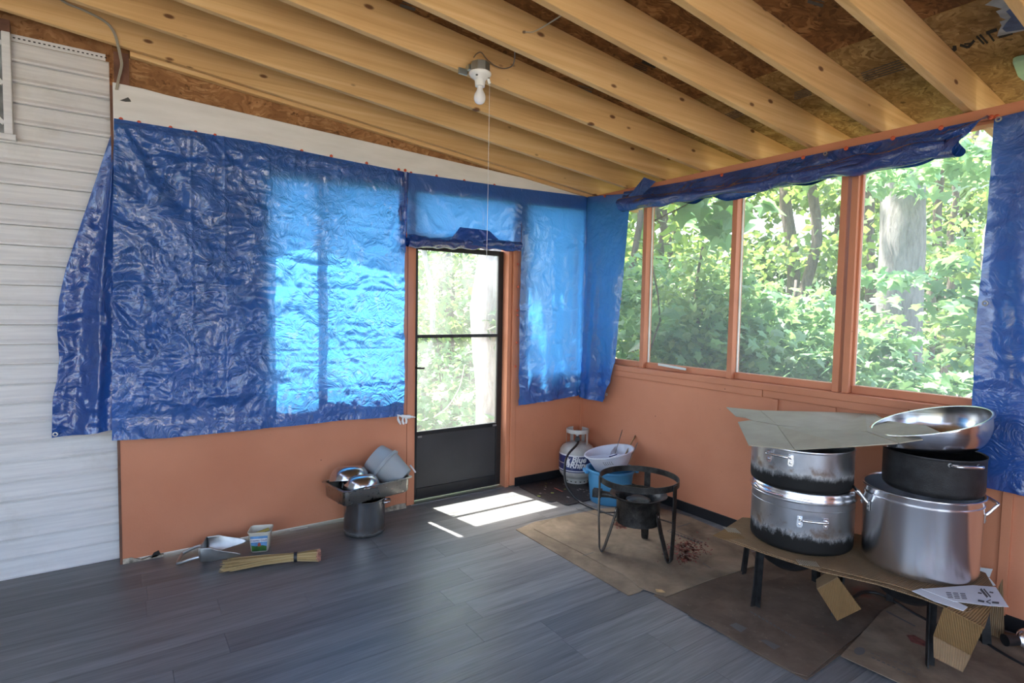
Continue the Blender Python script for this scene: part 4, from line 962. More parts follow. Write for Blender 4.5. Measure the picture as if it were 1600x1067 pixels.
obj('air_shutter', MB().bar((gc * .228, gs * .228, .337), (gc * .285, gs * .285, .338), .05, .05), 'greasy_black_iron', B1, bevel=.004)
def stand(label, c, R, angs, zt, bowl_=True):
    o = thing('burner_stand', label, 'burner', (*c, .012))
    obj('top_ring', MB().lathe([(R - .03, zt - .006), (R, zt - .006), (R, zt), (R - .03, zt), (R - .03, zt - .006)], 48), 'dark_steel', o, smooth=True)
    for a in angs:
        cc, ss = math.cos(a), math.sin(a)
        mb = MB().bar((cc * (R - .01), ss * (R - .01), zt - .006), (cc * (R + .0), ss * (R + .0), zt * .45), .034, .005, (-ss, cc, 0)).bar((cc * R, ss * R, zt * .45), (cc * (R + .015), ss * (R + .015), .0), .034, .005, (-ss, cc, 0))
        mb.bar((cc * (R - .014) - ss * .015, ss * (R - .014) + cc * .015, zt - .006), (cc * (R + .0) - ss * .015, ss * (R + .0) + cc * .015, .0), .005, .03, (-ss, cc, 0))
        obj('leg', mb, 'dark_steel', o)
        obj('strut', MB().bar((cc * .11, ss * .11, zt - .03), (cc * (R - .01), ss * (R - .01), zt - .03), .02, .004), 'dark_steel', o)
    obj('burner_bowl', MB().lathe([(.0005, zt - .15), (.07, zt - .145), (.12, zt - .11), (.145, zt - .04), (.148, zt - .04), (.124, zt - .115), (.07, zt - .15), (.0005, zt - .155)], 40), 'black_enamel', o, smooth=True)
    obj('gas_tube', MB().tube([(.05, .0, zt - .11), (.2, .05, zt - .12), (.28, .06, zt - .13)], .012, 10), 'dark_steel', o, smooth=True)
    return o
stand('dark steel burner stand under the left pot stack', (-.585, -2.31), .262, [3.05, 1.48, -.09, -1.66], PZ - .025)
stand('dark steel burner stand under the aluminium stock pot', (-.44, -2.82), .29, [3.72, 5.29, .58, 2.15], PZ - .025)
# gas hose on the floor at the right
hs = thing('gas_hose', 'black gas hose on the floor behind the drooping carton', 'hose', tuple(fl(1560, 1010)))
obj('hose', MB().tube(smooth_path([fl(*p, .014) for p in [(1330, 935), (1350, 925), (1380, 930), (1430, 960), (1480, 985), (1530, 1000), (1560, 1018), (1590, 1035), (1640, 1060)]], 6), .010, 10), 'black_rubber', hs, smooth=True, world=True)
reg = thing('gas_regulator', 'black and chrome gas regulator on the floor at the right edge', 'regulator', tuple(fl(1590, 1000)))
c_ = fl(1596, 1000, .06); d_ = Vector(RT); 
obj('stem', MB().tube([Vector(c_) - d_ * .075, Vector(c_) - d_ * .02], [.026, .022], 14), 'black_rubber', reg, smooth=True, world=True)
Mr = Matrix.Translation(Vector(c_) + d_ * .03) @ Vector((-FW[0], -FW[1], .45)).to_track_quat('Z', 'Y').to_matrix().to_4x4()
obj('diaphragm_cap', MB().lathe([(.0005, .02), (.02, .019), (.034, .012), (.045, .004), (.048, -.004), (.045, -.012), (.0005, -.03)], 30, Mr), 'bright_lid', reg, smooth=True, world=True)

# ---- flattened cartons on the floor
def fcard(name, label, px, z, mat, marks=(), th=.004):
    P_ = [fl(*p, z) for p in px]; c = np.mean(P_, axis=0); o = thing(name, label, 'cardboard', (c[0], c[1], z - th))
    obj('sheet', MB().prism(P_, (0, 0, -th)), mat, o, world=True, bevel=.0008)
    for nm, mt, poly in marks: obj(nm, MB().prism([fl(*p, z + .0003) for p in poly], (0, 0, .0004)), mt, o, world=True)
    return o
fcard('cardboard_floor_sheet', 'bottom brown carton strip showing left of the greasy carton on the floor', [(806, 827), (836, 815), (930, 797), (1000, 800), (1100, 860), (1000, 924), (982, 930), (900, 882)], .005, 'cardboard_floor')
c1 = fcard('cardboard_floor_sheet', 'grease-spotted carton with red print beneath the black ring burner', [(834, 826), (870, 808), (935, 795), (1012, 787), (1080, 808), (1165, 845), (1185, 882), (1110, 905), (1040, 932), (1000, 918), (975, 898), (950, 886), (900, 859)], .010, 'cardboard_floor')
Zs = lambda pts: [(800 + a * .21277, 700 + b * .21277) for a, b in pts]
mk = MB()
def addm(mb, polys, z=.0104):
    for p in polys: mb.prism([fl(*q, z) for q in p], (0, 0, .0003))
addm(mk, [p for s_, w in (([(470, 445), (560, 470), (640, 500)], 0), ([(780, 475), (920, 530), (945, 520), (830, 470)], 1), ([(1140, 610), (1380, 700), (1400, 690), (1165, 598)], 1)) for p in (stroke(Zs(s_), .8) if w == 0 else stroke(Zs(s_ + [s_[0]]), .9))])
for k in range(9): addm(mk, stroke(Zs([(1165 + k * 24, 612 + k * 9), (1180 + k * 24, 624 + k * 9)]), 2.0)); addm(mk, stroke(Zs([(810 + k * 12, 487 + k * 4), (816 + k * 12, 496 + k * 4)]), 1.4))
addm(mk, stroke(Zs([(1215, 580), (1310, 550)]), 1.2)); addm(mk, stroke(Zs([(1400, 845), (1460, 880)]), 1.0)); addm(mk, stroke(Zs([(520, 790), (600, 765)]), .8)); addm(mk, stroke(Zs([(690, 742), (720, 728)]), 1.2))
obj('print', mk, 'ink_grey', c1, world=True)['kind'] = 'stuff'
rp = MB()
rs = random.Random(3)
for (cx, cyy, rx, ry, n_) in ((790, 560, 85, 34, 110), (1270, 735, 190, 80, 330), (1265, 810, 90, 40, 90)):
    for k in range(n_):
        a = cx + rs.gauss(0, .42) * rx; b = cyy + rs.gauss(0, .42) * ry; l_ = rs.uniform(6, 16)
        addm(rp, stroke(Zs([(a, b), (a + l_, b + l_ * rs.uniform(.1, .5))]), rs.uniform(.8, 1.8)))
obj('red_print', rp, 'ink_red', c1, world=True)['kind'] = 'stuff'
fcd = [(1000, 924), (1030, 936), (1180, 866), (1330, 850), (1420, 905), (1400, 960), (1330, 1010), (1262, 1058), (1245, 1054), (1180, 1020), (1100, 970), (1075, 958), (1030, 940)]
fcard('cardboard_floor_sheet', 'dark oil-stained carton under the left pot stack', [(1022, 930), (1060, 890), (1180, 862), (1330, 850), (1420, 905), (1400, 955), (1330, 1010), (1260, 1062), (1180, 1020), (1100, 972)], .0055, 'cardboard_stained')
c2 = fcard('cardboard_floor_sheet', 'stained brown carton with a folded corner, front of the burner platform', [(1076, 955), (1085, 952), (1160, 918), (1300, 880), (1420, 905), (1400, 950), (1320, 1008), (1262, 1056), (1240, 1050), (1180, 1017), (1110, 978), (1075, 960)], .011, 'cardboard_stained')
mk = MB()
Zt = lambda pts: [(1000 + a * .25, 880 + b * .25) for a, b in pts]
for k in range(12): addm(mk, stroke(Zt([(690 + k * 24, 300 + k * 14), (705 + k * 24, 312 + k * 14)]), 2.2), .0114)
addm(mk, [Zt([(560, 385), (600, 372), (670, 405), (630, 432)])], .0114)
addm(mk, [Zt([(750, 480), (790, 478), (880, 520), (840, 540)])], .0114)
obj('print', mk, 'ink_grey', c2, world=True)['kind'] = 'stuff'
c3 = fcard('cardboard_floor_sheet', 'clean brown carton with a round stamp at the lower right corner', [(1313, 1024), (1340, 996), (1380, 952), (1440, 925), (1560, 985), (1640, 1000), (1700, 1100), (1560, 1110), (1470, 1094), (1400, 1064)], .0165, 'cardboard_floor')
mk = MB(); addm(mk, [[(1343 + 8 * math.cos(a) * 1.1, 1017 + 6 * math.sin(a)) for a in np.linspace(0, 2 * PI, 14)[:-1]]], .0169)
Zu = lambda pts: [(1400 + a * .194, 860 + b * .194) for a, b in pts]
for k in range(9): addm(mk, stroke([(1360 + k * 9, 1020 + k * 3.2), (1366 + k * 9, 1022 + k * 3.2)], .9), .0169); addm(mk, stroke([(1362 + k * 8, 1027 + k * 3.6), (1367 + k * 8, 1029 + k * 3.6)], 1.6), .0169)
for k in range(9): addm(mk, stroke([(1385 + k * 5, 955 + k * 2.6), (1390 + k * 5, 957.5 + k * 2.6)], 2), .0169)
obj('print', mk, 'ink_grey', c3, world=True)['kind'] = 'stuff'
rp = MB(); addm(rp, [[(1416, 992), (1428, 992), (1448, 1003), (1446, 1010), (1424, 1003)]], .0169); obj('red_print', rp, 'ink_red', c3, world=True)
chip = obj('wood_chip', MB().prism([fl(*p, .0106) for p in [(1024, 921), (1034, 922), (1040, 926), (1026, 925)]], (0, 0, .004)), 'wood_stick'); tag(chip, 'tiny pale wood chip on the edge of the carton', 'chip')

# =================================================================== BY THE BACK WALL, LEFT OF THE DOOR
sp = pot('stock_pot', 'small dark stock pot on the floor holding up the steam pan', (-2.167, -.270, 0), .134, .236, 'sooty_stock_pot', r=.02, rim=.004, tilt=(0, 0))
aw = math.atan2(RT[1], RT[0])
for a in (aw + .12, aw + PI + .12):
    M_ = Matrix.Rotation(a, 4, 'Z')
    h = obj('handle', MB().tube([tuple(M_ @ Vector(q)) for q in smooth_path([(.133, -.035, .205), (.150, -.034, .208), (.166, -.022, .209), (.166, .022, .209), (.150, .034, .208), (.133, .035, .205)], 5)], .0065, 10), 'stainless_bowl', sp, smooth=True)
    for s in (-1, 1): obj('rivet', MB().lathe([(.012, 0), (.010, .004), (.0005, .005)], 12, M_ @ Matrix.Translation((.133, s * .035, .205)) @ Matrix.Rotation(PI / 2, 4, 'Y')), 'stainless_bowl', h, smooth=True)
# hotel pan
PR = math.radians(9.6)
pan = thing('steam_pan', 'rectangular steel steam-table pan resting on the stock pot', 'pan', (-2.130, -.236, .2405), PR)
def rrect(hx, hy, r, n=5):
    out = []
    for cx, cy, a0 in ((hx - r, hy - r, 0), (-hx + r, hy - r, PI / 2), (-hx + r, -hy + r, PI), (hx - r, -hy + r, 1.5 * PI)):
        out += [(cx + r * math.cos(a0 + k / n * PI / 2), cy + r * math.sin(a0 + k / n * PI / 2)) for k in range(n + 1)]
    return out
def rr_loft(levels):
    mb = MB(); n = None; vs_ = []
    for hx, hy, r, z in levels:
        L_ = rrect(hx, hy, r); n = len(L_); vs_ += [(a, b, z) for a, b in L_]
    fs = [(j * n + i, j * n + (i + 1) % n, (j + 1) * n + (i + 1) % n, (j + 1) * n + i) for j in range(len(levels) - 1) for i in range(n)]
    fs += [tuple(range(n)), tuple((len(levels) - 1) * n + i for i in range(n))]
    return mb.add(vs_, fs)
obj('tub', rr_loft([(.235, .133, .03, 0), (.243, .141, .035, .012), (.246, .144, .035, .098), (.262, .160, .035, .100), (.263, .161, .036, .098), (.264, .162, .036, .102), (.246, .145, .034, .104), (.243, .141, .033, .100), (.240, .138, .032, .014), (.232, .130, .03, .003)]), 'stainless_pan', pan, smooth=True)
def upturned(name, label, loc, R, H, rb, mat, axis, ang, cat='bowl', lip=.008, deep=False):
    o = thing(name, label, cat, loc); M_ = Matrix.Rotation(ang, 4, Vector(axis))
    if deep: prof = [(.0005, 0), (rb * .92, 0), (rb, .012), (R - .004, H - .02), (R, H - .012), (R + lip, H - .010), (R + lip, H), (R - .002, H - .002), (R - .006, H - .02), (rb - .003, .014), (.0005, .003)]
    else: prof = bowl_prof(R, H, rb, .002, lip)
    b = obj('shell', MB().lathe(prof, 56, M_), mat, o, smooth=True)
    if not deep: pass
    return o
# two steel bowls leaning face down in the pan
axb = Vector((FW[0], FW[1], 0)).normalized(); axr = Vector((RT[0], RT[1], 0)).normalized()
upturned('steel_bowl', 'polished steel bowl upside down in the pan, rear of the pair', (-2.235, -.165, .430), .130, .095, .045, 'stainless_bowl', tuple(axr * 1.0 + axb * .3), PI - .30, lip=.006)
upturned('steel_bowl', 'polished steel bowl upside down in the pan, front of the pair', (-2.190, -.265, .392), .122, .085, .045, 'stainless_bowl', tuple(axr * 1.0 + axb * .25), PI - .22, lip=.006)
# two milky plastic tubs standing on edge, mouths together
ax1 = Vector((RT[0] * .72 + FW[0] * .1, RT[1] * .72 + FW[1] * .1, -.52)).normalized()
def aimed(name, label, loc, d, R, H, rb, mat, lip):
    o = thing(name, label, 'tub', loc); M_ = Vector(d).normalized().to_track_quat('Z', 'Y').to_matrix().to_4x4()
    prof = [(.0005, 0), (rb * .93, .001), (rb, .010), (R - .004, H - .016), (R, H - .012), (R + lip, H - .010), (R + lip + .001, H - .003), (R + lip, H), (R - .002, H - .002), (R - .006, H - .02), (rb - .003, .013), (.0005, .003)]
    obj('shell', MB().lathe(prof, 56, M_), mat, o, smooth=True); return o
dv = Vector((RT[0] * .80 - FW[0] * .14, RT[1] * .80 - FW[1] * .14, -.58)).normalized()
tub1 = Vector(hit(583, 712, 1, -.10))
aimed('plastic_tub', 'milky grey plastic tub on its side at the back of the steam pan, base up', tuple(tub1), dv, .116, .105, .098, 'milky_plastic', .009)
aimed('plastic_tub', 'milky grey plastic tub tipped toward the door at the right end of the steam pan', tuple(tub1 + dv * .272), -dv, .118, .165, .090, 'milky_plastic', .010)
sc_ = thing('spoon_scrap', 'small broken white plastic handle on the pan rim by the door', 'scrap', tuple(bk(645, 732, -.20)))
obj('handle_piece', MB().tube([bk(641, 727, -.20), bk(645, 732, -.20), bk(649, 738, -.20)], .006, 8), 'white_plastic', sc_, smooth=True, world=True)
# white glove caught on the corner of the tarp
gl = thing('glove', 'white crumpled disposable glove hanging at the big tarp corner', 'glove', tuple(bk(633, 655, -.04)))
def blob(pts, r, mat='glove_white', nm='finger'): return obj(nm, MB().tube(smooth_path([bk(a, b, -.045 - d) for a, b, d in pts], 4), r, 8), mat, gl, smooth='all', world=True)
blob([(620, 648, 0), (628, 650, .01), (636, 651, .012), (642, 651, .008)], [.006] * 4 + [.012] * 4 + [.015] * 4 + [.008], nm='palm')
blob([(640, 651, .004), (646, 651.5, .004), (649, 652, .003)], [.008] * 4 + [.004] * 4 + [.002])
blob([(622, 650, .006), (622, 655, .01), (625, 661, .008), (626, 663, .006)], [.006] * 4 + [.009] * 4 + [.006] * 4 + [.003])
blob([(630, 652, .008), (629, 658, .014), (631, 663, .01)], [.007] * 4 + [.009] * 4 + [.004])
blob([(634, 652, .008), (635, 658, .012), (634, 662, .01)], [.008] * 4 + [.008] * 4 + [.003])

# ---- scoop, tub, broom
sco = thing('feed_scoop', 'grey metal scoop with a looped handle lying on the floor', 'scoop', tuple(fl(318, 874)), 0)
ca = fl(283, 874); cb = fl(366, 867); dirs = Vector(cb - ca).normalized(); Rz = math.atan2(dirs.y, dirs.x); sco.rotation_euler = (0, 0, Rz); sco.location = tuple(fl(318, 876))
mb = MB(); t = np.linspace(-1.95, 1.95, 41); s_ = np.linspace(0, 1, 16); TT, SS = np.meshgrid(t, s_)
Lf = SS * (.045 + .175 * np.exp(-((np.abs(TT) - 1.30) / .42) ** 2)); rad = .080 + .016 * SS
mb.grid(Lf, rad * np.sin(TT) * 1.1, .082 - np.minimum(rad, .0805) * np.cos(TT))
mb.add([(0, .080 * math.sin(a) * 1.1, .082 - .080 * math.cos(a)) for a in np.linspace(-1.95, 1.95, 41)], [tuple(range(41))])
so = obj('bowl', mb, 'scoop_metal', sco, smooth=50); sol = so.modifiers.new('wall', 'SOLIDIFY'); sol.thickness = .0035
obj('handle', MB().tube(smooth_path([(0, -.060, .05), (-.05, -.058, .04), (-.112, -.052, .02), (-.125, -.035, .018), (-.125, .035, .03), (-.112, .052, .04), (-.05, .058, .065), (0, .060, .07)], 4), .0095, 8), 'scoop_metal', sco, smooth=True)
tub = thing('margarine_tub', 'square plastic margarine tub with a farm picture by the wall', 'tub', tuple(fl(408, 861)))
tub.location = (-2.800, -.200, 0); tub.rotation_euler = (0, 0, math.atan2(RT[1], RT[0]) + .25)
obj('body', rr_loft([(.046, .046, .018, 0), (.050, .050, .02, .006), (.062, .060, .022, .118), (.066, .064, .022, .119), (.067, .065, .022, .128), (.064, .062, .021, .129), (.060, .058, .02, .118), (.048, .047, .018, .008)]), 'tub_cream', tub, smooth=True)
zf = lambda z: -(.0495 + (.0615 - .0495) * z / .118) - .0012
def tq(name, pts, mat, d=0.0): return obj(name, MB().prism([(x, zf(z) - d, z) for x, z in pts], (0, -.0004, 0)), mat, tub)
tq('picture', [(-.040, .008), (.040, .008), (.050, .105), (-.050, .105)], 'tub_blue')
tq('picture_field', [(-.041, .009), (.041, .009), (.043, .038), (.02, .046), (-.02, .042), (-.043, .048)], 'tub_green', .0006)
tq('picture_house', [(-.008, .040), (.010, .040), (.010, .056), (.001, .066), (-.008, .056)], 'roof_red', .0012)
lt = text_mesh('Country Crock', .0145, 0, .0006)
lt.v = [(x, zf(y + .078) - .0018, y + .078) for x, y, z in lt.v]; obj('lettering', lt, 'label_navy', tub)
lt = MB().prism([(x, zf(z) - .0012, z) for x, z in [(-.046, .068), (.046, .068), (.047, .089), (-.047, .089)]], (0, -.0004, 0)); obj('banner', lt, 'paper_white', tub)
obj('contents', MB().bar((-.04, -.01, .095), (.045, .015, .118), .03, .008), 'yellow_plastic', tub); obj('contents', MB().lathe([(.0005, .10), (.03, .098), (.042, .085), (.042, .06)], 20), 'label_navy', tub, smooth=True)
br = thing('whisk_broom', 'bundle of straw broom twigs tied with a dark band on the floor', 'broom', tuple(fl(430, 878)))
pa, pb, pc = fl(362, 882, .02), fl(462, 870, .028), fl(500, 867, .04)
rb_ = random.Random(5); n_str = 170
da = Vector(pb - pa); sd = da.cross(Vector((0, 0, 1))).normalized()
sm_ = MB(); tips = MB()
for k in range(n_str):
    a = rb_.uniform(0, 2 * PI); r = math.sqrt(rb_.random()); w0, w1, w2 = .080, .024, .048
    o0 = sd * (r * w0 * math.cos(a)) + Vector((0, 0, max(-.012, r * .022 * math.sin(a)))); o1 = sd * (r * w1 * math.cos(a)) + Vector((0, 0, r * .022 * math.sin(a))); o2 = sd * (r * w2 * math.cos(a)) + Vector((0, 0, r * .03 * math.sin(a)))
    ext = da.normalized() * rb_.uniform(-.06, .05)
    P0 = Vector(pa) + o0 + ext; P1_ = Vector(pb) + o1; P2_ = Vector(pc) + o2 - da.normalized() * rb_.uniform(0, .02)
    rr0 = rb_.uniform(.0012, .002)
    sm_.tube([P0, P0 * .5 + P1_ * .5 + Vector((0, 0, .004)), P1_, P2_], [rr0, .002, .002, .0026], 4, cap=False)
    tips.tube([P2_, P2_ + (P2_ - P1_).normalized() * .006], .0034, 5)
o = obj('twigs', sm_, 'straw', br, world=True); o['kind'] = 'stuff'
o = obj('twig_ends', tips, 'straw_tip', br, world=True); o['kind'] = 'stuff'
Mb = Matrix.Translation(Vector(pb)) @ da.to_track_quat('Z', 'Y').to_matrix().to_4x4()
obj('band', MB().lathe([(.0285, -.009), (.0295, -.009), (.0295, .009), (.0285, .009)], 24, Mb), 'black_rubber', br, smooth=True, world=True)

# =================================================================== CORNER: GAS TANK, MAT, BUCKET
mt = thing('doormat', 'dark printed rubber mat in the corner under the gas tank', 'mat', (-.42, -.31, 0))
def mpoly(px, z): return [fl(a, b, z) for a, b in px]
mx0, mx1, my0, my1 = -.73, -.10, -.60, -.012
MP = [(mx0 + .01, my1), (mx1, my1), (mx1, my0), (mx0 + .03, my0), (mx0, my0 + .03)]
obj('mat_base', MB().prism([(-.715, -.012, .001), (-.10, -.012, .001), (-.10, -.61, .001), (-.665, -.615, .001), (-.69, -.59, .001), (-.69, -.49, .001), (-.735, -.485, .001), (-.75, -.46, .001), (-.735, -.06, .001)], (0, 0, .006)), 'mat_dark', mt, world=True, bevel=.002)
rs = random.Random(11)
for k in range(34):
    x = rs.uniform(-.70, -.15); y = rs.uniform(-.58, -.10); w = rs.uniform(.006, .02); l_ = rs.uniform(.006, .03)
    c = rs.choice(['mat_white', 'mat_white', 'mat_brown', 'mat_brown', 'mat_green'])
    obj('printed_motif', MB().box((x, y, .0072), (x + w, y + l_, .0076)), c, mt, world=True)
for px in ((842, 775), (863, 770)): 
    p = fl(*px, .007); obj('printed_motif', MB().lathe([(.0005, .0009), (.014, .0009), (.014, .0003)], 12, Matrix.Translation(p)), 'mat_green', mt, world=True)
p0, p1 = fl(866, 762, .007), fl(879, 768, .007)
obj('printed_motif', MB().bar(p0, p1, .01, .001), 'roof_red', mt, world=True)

GT = (-.205, -.176, .008)
tk = thing('gas_cylinder', 'grey propane cylinder with a dark blue label in the corner', 'gas cylinder', GT)
R_ = .156
obj('tank_body', MB().lathe([(.0005, .035), (.09, .038), (.13, .055), (.150, .085), (R_, .12), (R_, .245), (.150, .285), (.132, .312), (.10, .333), (.06, .345), (.0005, .348)], 64), 'tank_grey', tk, smooth=True)
obj('weld_seam', MB().lathe([(R_, .178), (R_ + .0022, .180), (R_ + .0022, .186), (R_, .188)], 64), 'tank_grey', tk, smooth=True)
fr = MB().lathe([(.100, .0), (.104, .0), (.106, .012), (.112, .05), (.108, .05), (.102, .012), (.100, .0)], 48); obj('foot_ring', fr, 'tank_grey', tk, smooth=True)
tow = math.atan2(CAM[1] - GT[1], CAM[0] - GT[0])
for k in range(8):
    a = tow - 1.2 + k * .38; obj('vent_hole', MB().lathe([(.0005, .0012), (.008, .001), (.008, -.002)], 12, Matrix.Rotation(a, 4, 'Z') @ Matrix.Translation((.1065, 0, .022)) @ Matrix.Rotation(PI / 2, 4, 'Y')), 'ink_black', tk)
# collar handle: band with openings
cl = MB(); RC = .095
cl.lathe([(RC, .435), (RC + .004, .433), (RC + .006, .452), (RC + .002, .464), (RC - .006, .466), (RC - .006, .460), (RC, .452), (RC, .435)], 40, None, tow - 2.7, tow + 2.7)
obj('collar_rim', cl, 'tank_grey', tk, smooth=True)
for a in (tow - 1.5, tow + 1.05, tow + 2.6, tow - 2.6):
    obj('collar_post', MB().lathe([(RC, .33), (RC + .004, .33), (RC + .004, .44), (RC, .44), (RC, .33)], 6, None, a - .16, a + .16), 'tank_grey', tk)
vv = obj('valve', MB().lathe([(.02, .345), (.022, .36), (.016, .362), (.016, .40), (.022, .402), (.022, .43), (.0005, .432)], 20), 'steel_dull', tk, smooth=True)
obj('valve_knob', MB().lathe([(.0005, .452), (.022, .45), (.026, .443), (.022, .433), (.0005, .432)], 18), 'steel_dull', vv, smooth=True)
d_ = Vector((math.cos(tow), math.sin(tow), 0))
obj('outlet', MB().tube([(0, 0, .385), tuple(d_ * .05 + Vector((0, 0, .383)))], .018, 14), 'steel_dull', vv, smooth=True)
# wrap-around label with lettering
def wrap(mb, z0, ang, R, turn=0.0):
    mb.v = [((R + .0) * math.cos(ang + x / R), R * math.sin(ang + x / R), z0 + y) for x, y, z in mb.v]; return mb
wl_ = MB().lathe([(R_ + .0012, .118), (R_ + .0012, .262)], 48, None, tow - 1.5, tow + 1.5); obj('label_white', wl_, 'label_white', tk, smooth=True)
wl_ = MB().lathe([(R_ + .0018, .128), (R_ + .0018, .250)], 48, None, tow - 1.45, tow + 1.45); obj('label_blue', wl_, 'label_navy', tk, smooth=True)
for txt, size, z, da in (('Blue', .072, .224, .10), ('Rhino', .072, .176, .14), ('30', .038, .141, .45)):
    t_ = text_mesh(txt, size, .25, .0025); obj('lettering', wrap(t_, z, tow + da, R_ + .0026), 'label_white', tk)
obj('lettering', wrap(MB().add([(-.05, -.003, 0), (.02, -.003, 0), (.02, .003, 0), (-.05, .003, 0)], [(0, 1, 2, 3)]), .147, tow + .05, R_ + .0026), 'label_white', tk)
lg = MB().add([(-.012, -.045, 0), (.008, -.045, 0), (.016, -.02, 0), (.010, .010, 0), (.022, .038, 0), (.006, .022, 0), (-.004, .045, 0), (-.010, .02, 0), (-.026, .03, 0), (-.022, .0, 0), (-.028, -.02, 0)], [tuple(range(11))])
obj('label_emblem', wrap(lg, .20, tow - .48, R_ + .0026), 'label_white', tk)
obj('label_stripe', MB().lathe([(R_ + .0016, .112), (R_ + .0016, .120)], 48, None, tow - 1.4, tow + 1.4), 'label_navy', tk, smooth=True)
# hose from the valve to the burner
hose = thing('gas_hose', 'black rubber gas hose looping from the cylinder to the ring burner', 'hose', tuple(fl(900, 790)))
s0_ = Vector(GT) + d_ * .05 + Vector((0, 0, .383))
hp = [s0_, s0_ + d_ * .06 + Vector((0, 0, -.03)), hit(886, 713, 1, -.39), hit(882, 740, 1, -.45), hit(887, 762, 1, -.52), fl(905, 783, .016), fl(935, 797, .014), fl(965, 808, .014), fl(985, 815, .03)]
gs_ = Vector((-.866 + gc * .285, -1.498 + gs * .285, .35))
hp2 = hp + [Vector(fl(1000, 820, .03))]
obj('hose_line', MB().tube(smooth_path([tuple(p) for p in hp2], 8), .0095, 10), 'black_rubber', hose, smooth=True, world=True)
obj('coupling', MB().tube([tuple(s0_ - d_ * .005), tuple(s0_ + d_ * .03)], .022, 12), 'black_rubber', hose, smooth=True, world=True)

# ---- blue bucket, white divided basin, tongs and sticks
BK = (-.301, -.687, .0)
bu = thing('bucket', 'blue plastic bucket under the white basin in front of the gas cylinder', 'bucket', BK)
obj('body', MB().lathe([(.0005, .004), (.145, .004), (.152, .0), (.158, .006), (.178, .235), (.186, .238), (.190, .250), (.196, .252), (.196, .262), (.186, .264), (.176, .258), (.172, .236), (.152, .012), (.0005, .010)], 56), 'blue_bucket_plastic', bu, smooth=True)
for a in (aw, aw + PI):
    M_ = Matrix.Rotation(a + .1, 4, 'Z'); obj('handle_lug', MB().box((.186, -.05, .228), (.216, .05, .252)).xf(M_), 'blue_bucket_plastic', bu, bevel=.006)
bs_tilt = Matrix.Rotation(math.radians(-11), 4, Vector((FW[0], FW[1], 0)).normalized())
ba = thing('basin', 'white divided plastic basin tilted on the blue bucket', 'basin', (-.292, -.690, .262))
obj('body', MB().lathe([(.0005, .003), (.125, .003), (.135, .010), (.182, .118), (.196, .122), (.200, .130), (.198, .135), (.186, .134), (.178, .122), (.131, .016), (.0005, .010)], 56, bs_tilt), 'white_basin_plastic', ba, smooth=True)
dvd = MB()
for a in (.5, .5 + 2.1, .5 + 4.2):
    c, s = math.cos(a), math.sin(a)
    dvd.prism([(0, 0, .012), (c * .13, s * .13, .014), (c * .176, s * .176, .122), (c * .05, s * .05, .118), (0, 0, .10)], (-s * .003, c * .003, 0))
obj('divider', dvd.xf(bs_tilt), 'white_basin_plastic', ba)
pt = [bs_tilt @ Vector((.155 * math.cos(a), .155 * math.sin(a), .1)) for a in np.linspace(tow - .2, tow + .5, 8)]
obj('blue_mark', MB().tube([(p.x * .6, p.y * .6, p.z + .02) for p in pt], .004, 6), 'label_navy', ba)
pr = MB()
for k in range(5):
    a = tow - .35 + k * .09; 
    p = [bs_tilt @ Vector((r * math.cos(a + b), r * math.sin(a + b), z)) for r, b, z in ((.1755, 0, .1), (.170, .02, .085), (.163, .06, .07), (.1655, .08, .075))]
    pr.tube(p, .0016, 5)
obj('print', pr, 'ink_grey', ba)
def stick(name, label, cat, a, b, ya, yb, w, mat, tip=None):
    P0, P1_ = hit(*a, 1, ya), hit(*b, 1, yb); o = thing(name, label, cat, tuple(P0))
    obj('shaft', MB().bar(P0, P1_, w, .006, (RT[0], RT[1], 0)), mat, o, world=True, bevel=.0015)
    if tip: obj('end', MB().bar(P1_, P1_ + (P1_ - P0) * tip[0], w * tip[1], .008, (RT[0], RT[1], 0)), tip[2], o, world=True, bevel=.001)
    return o
stick('tongs', 'grey metal tongs standing in the basin nearest the gas cylinder', 'tongs', (960, 712), (971, 676), -.70, -.60, .016, 'steel_dull', (.12, .8, 'bright_lid'))
stick('wooden_spatula', 'charred wooden spatula standing in the white basin', 'spatula', (976, 712), (992, 682), -.74, -.66, .030, 'wood_stick', (.22, .5, 'ink_black'))
stick('skewer', 'grey metal tongs leaning over the right rim of the basin', 'tongs', (979, 730), (996, 692), -.83, -.76, .014, 'steel_dull')

# =================================================================== LAMP, CABLES, BITS ON THE CEILING
LP = np.array([-1.935, -1.300, 2.712])
lm = thing('bare_bulb_lamp', 'white porcelain lampholder with a bare bulb and pull string on the rafter', 'lamp', tuple(LP))
obj('junction_box', MB().lathe([(.0005, .062), (.046, .062), (.050, .058), (.052, .02), (.052, .014), (.0005, .014)], 8), 'galvanized', lm)
obj('bracket', MB().box((-.095, .052, .004), (-.045, .064, .036)), 'galvanized', lm, bevel=.002); obj('hanger_bar', MB().box((-.05, .03, .03), (.0, .064, .055)), 'galvanized', lm)
obj('canopy', MB().lathe([(.0005, .016), (.050, .016), (.058, .010), (.058, .002), (.050, -.010), (.032, -.022), (.028, -.03), (.0005, -.03)], 40), 'porcelain', lm, smooth=True)
obj('socket', MB().lathe([(.028, -.028), (.026, -.05), (.0245, -.058), (.0005, -.058)], 28), 'porcelain', lm, smooth=True)
for a in (-2.5, -.6): obj('screw_slot', MB().lathe([(.0005, -.0205), (.006, -.021), (.006, -.017)], 10, Matrix.Translation((.044 * math.cos(a), .044 * math.sin(a), .004))), 'ink_grey', lm)
obj('switch_spout', MB().bar((.036, -.02, -.012), (.044, -.024, -.04), .012, .014), 'porcelain', lm, bevel=.002)
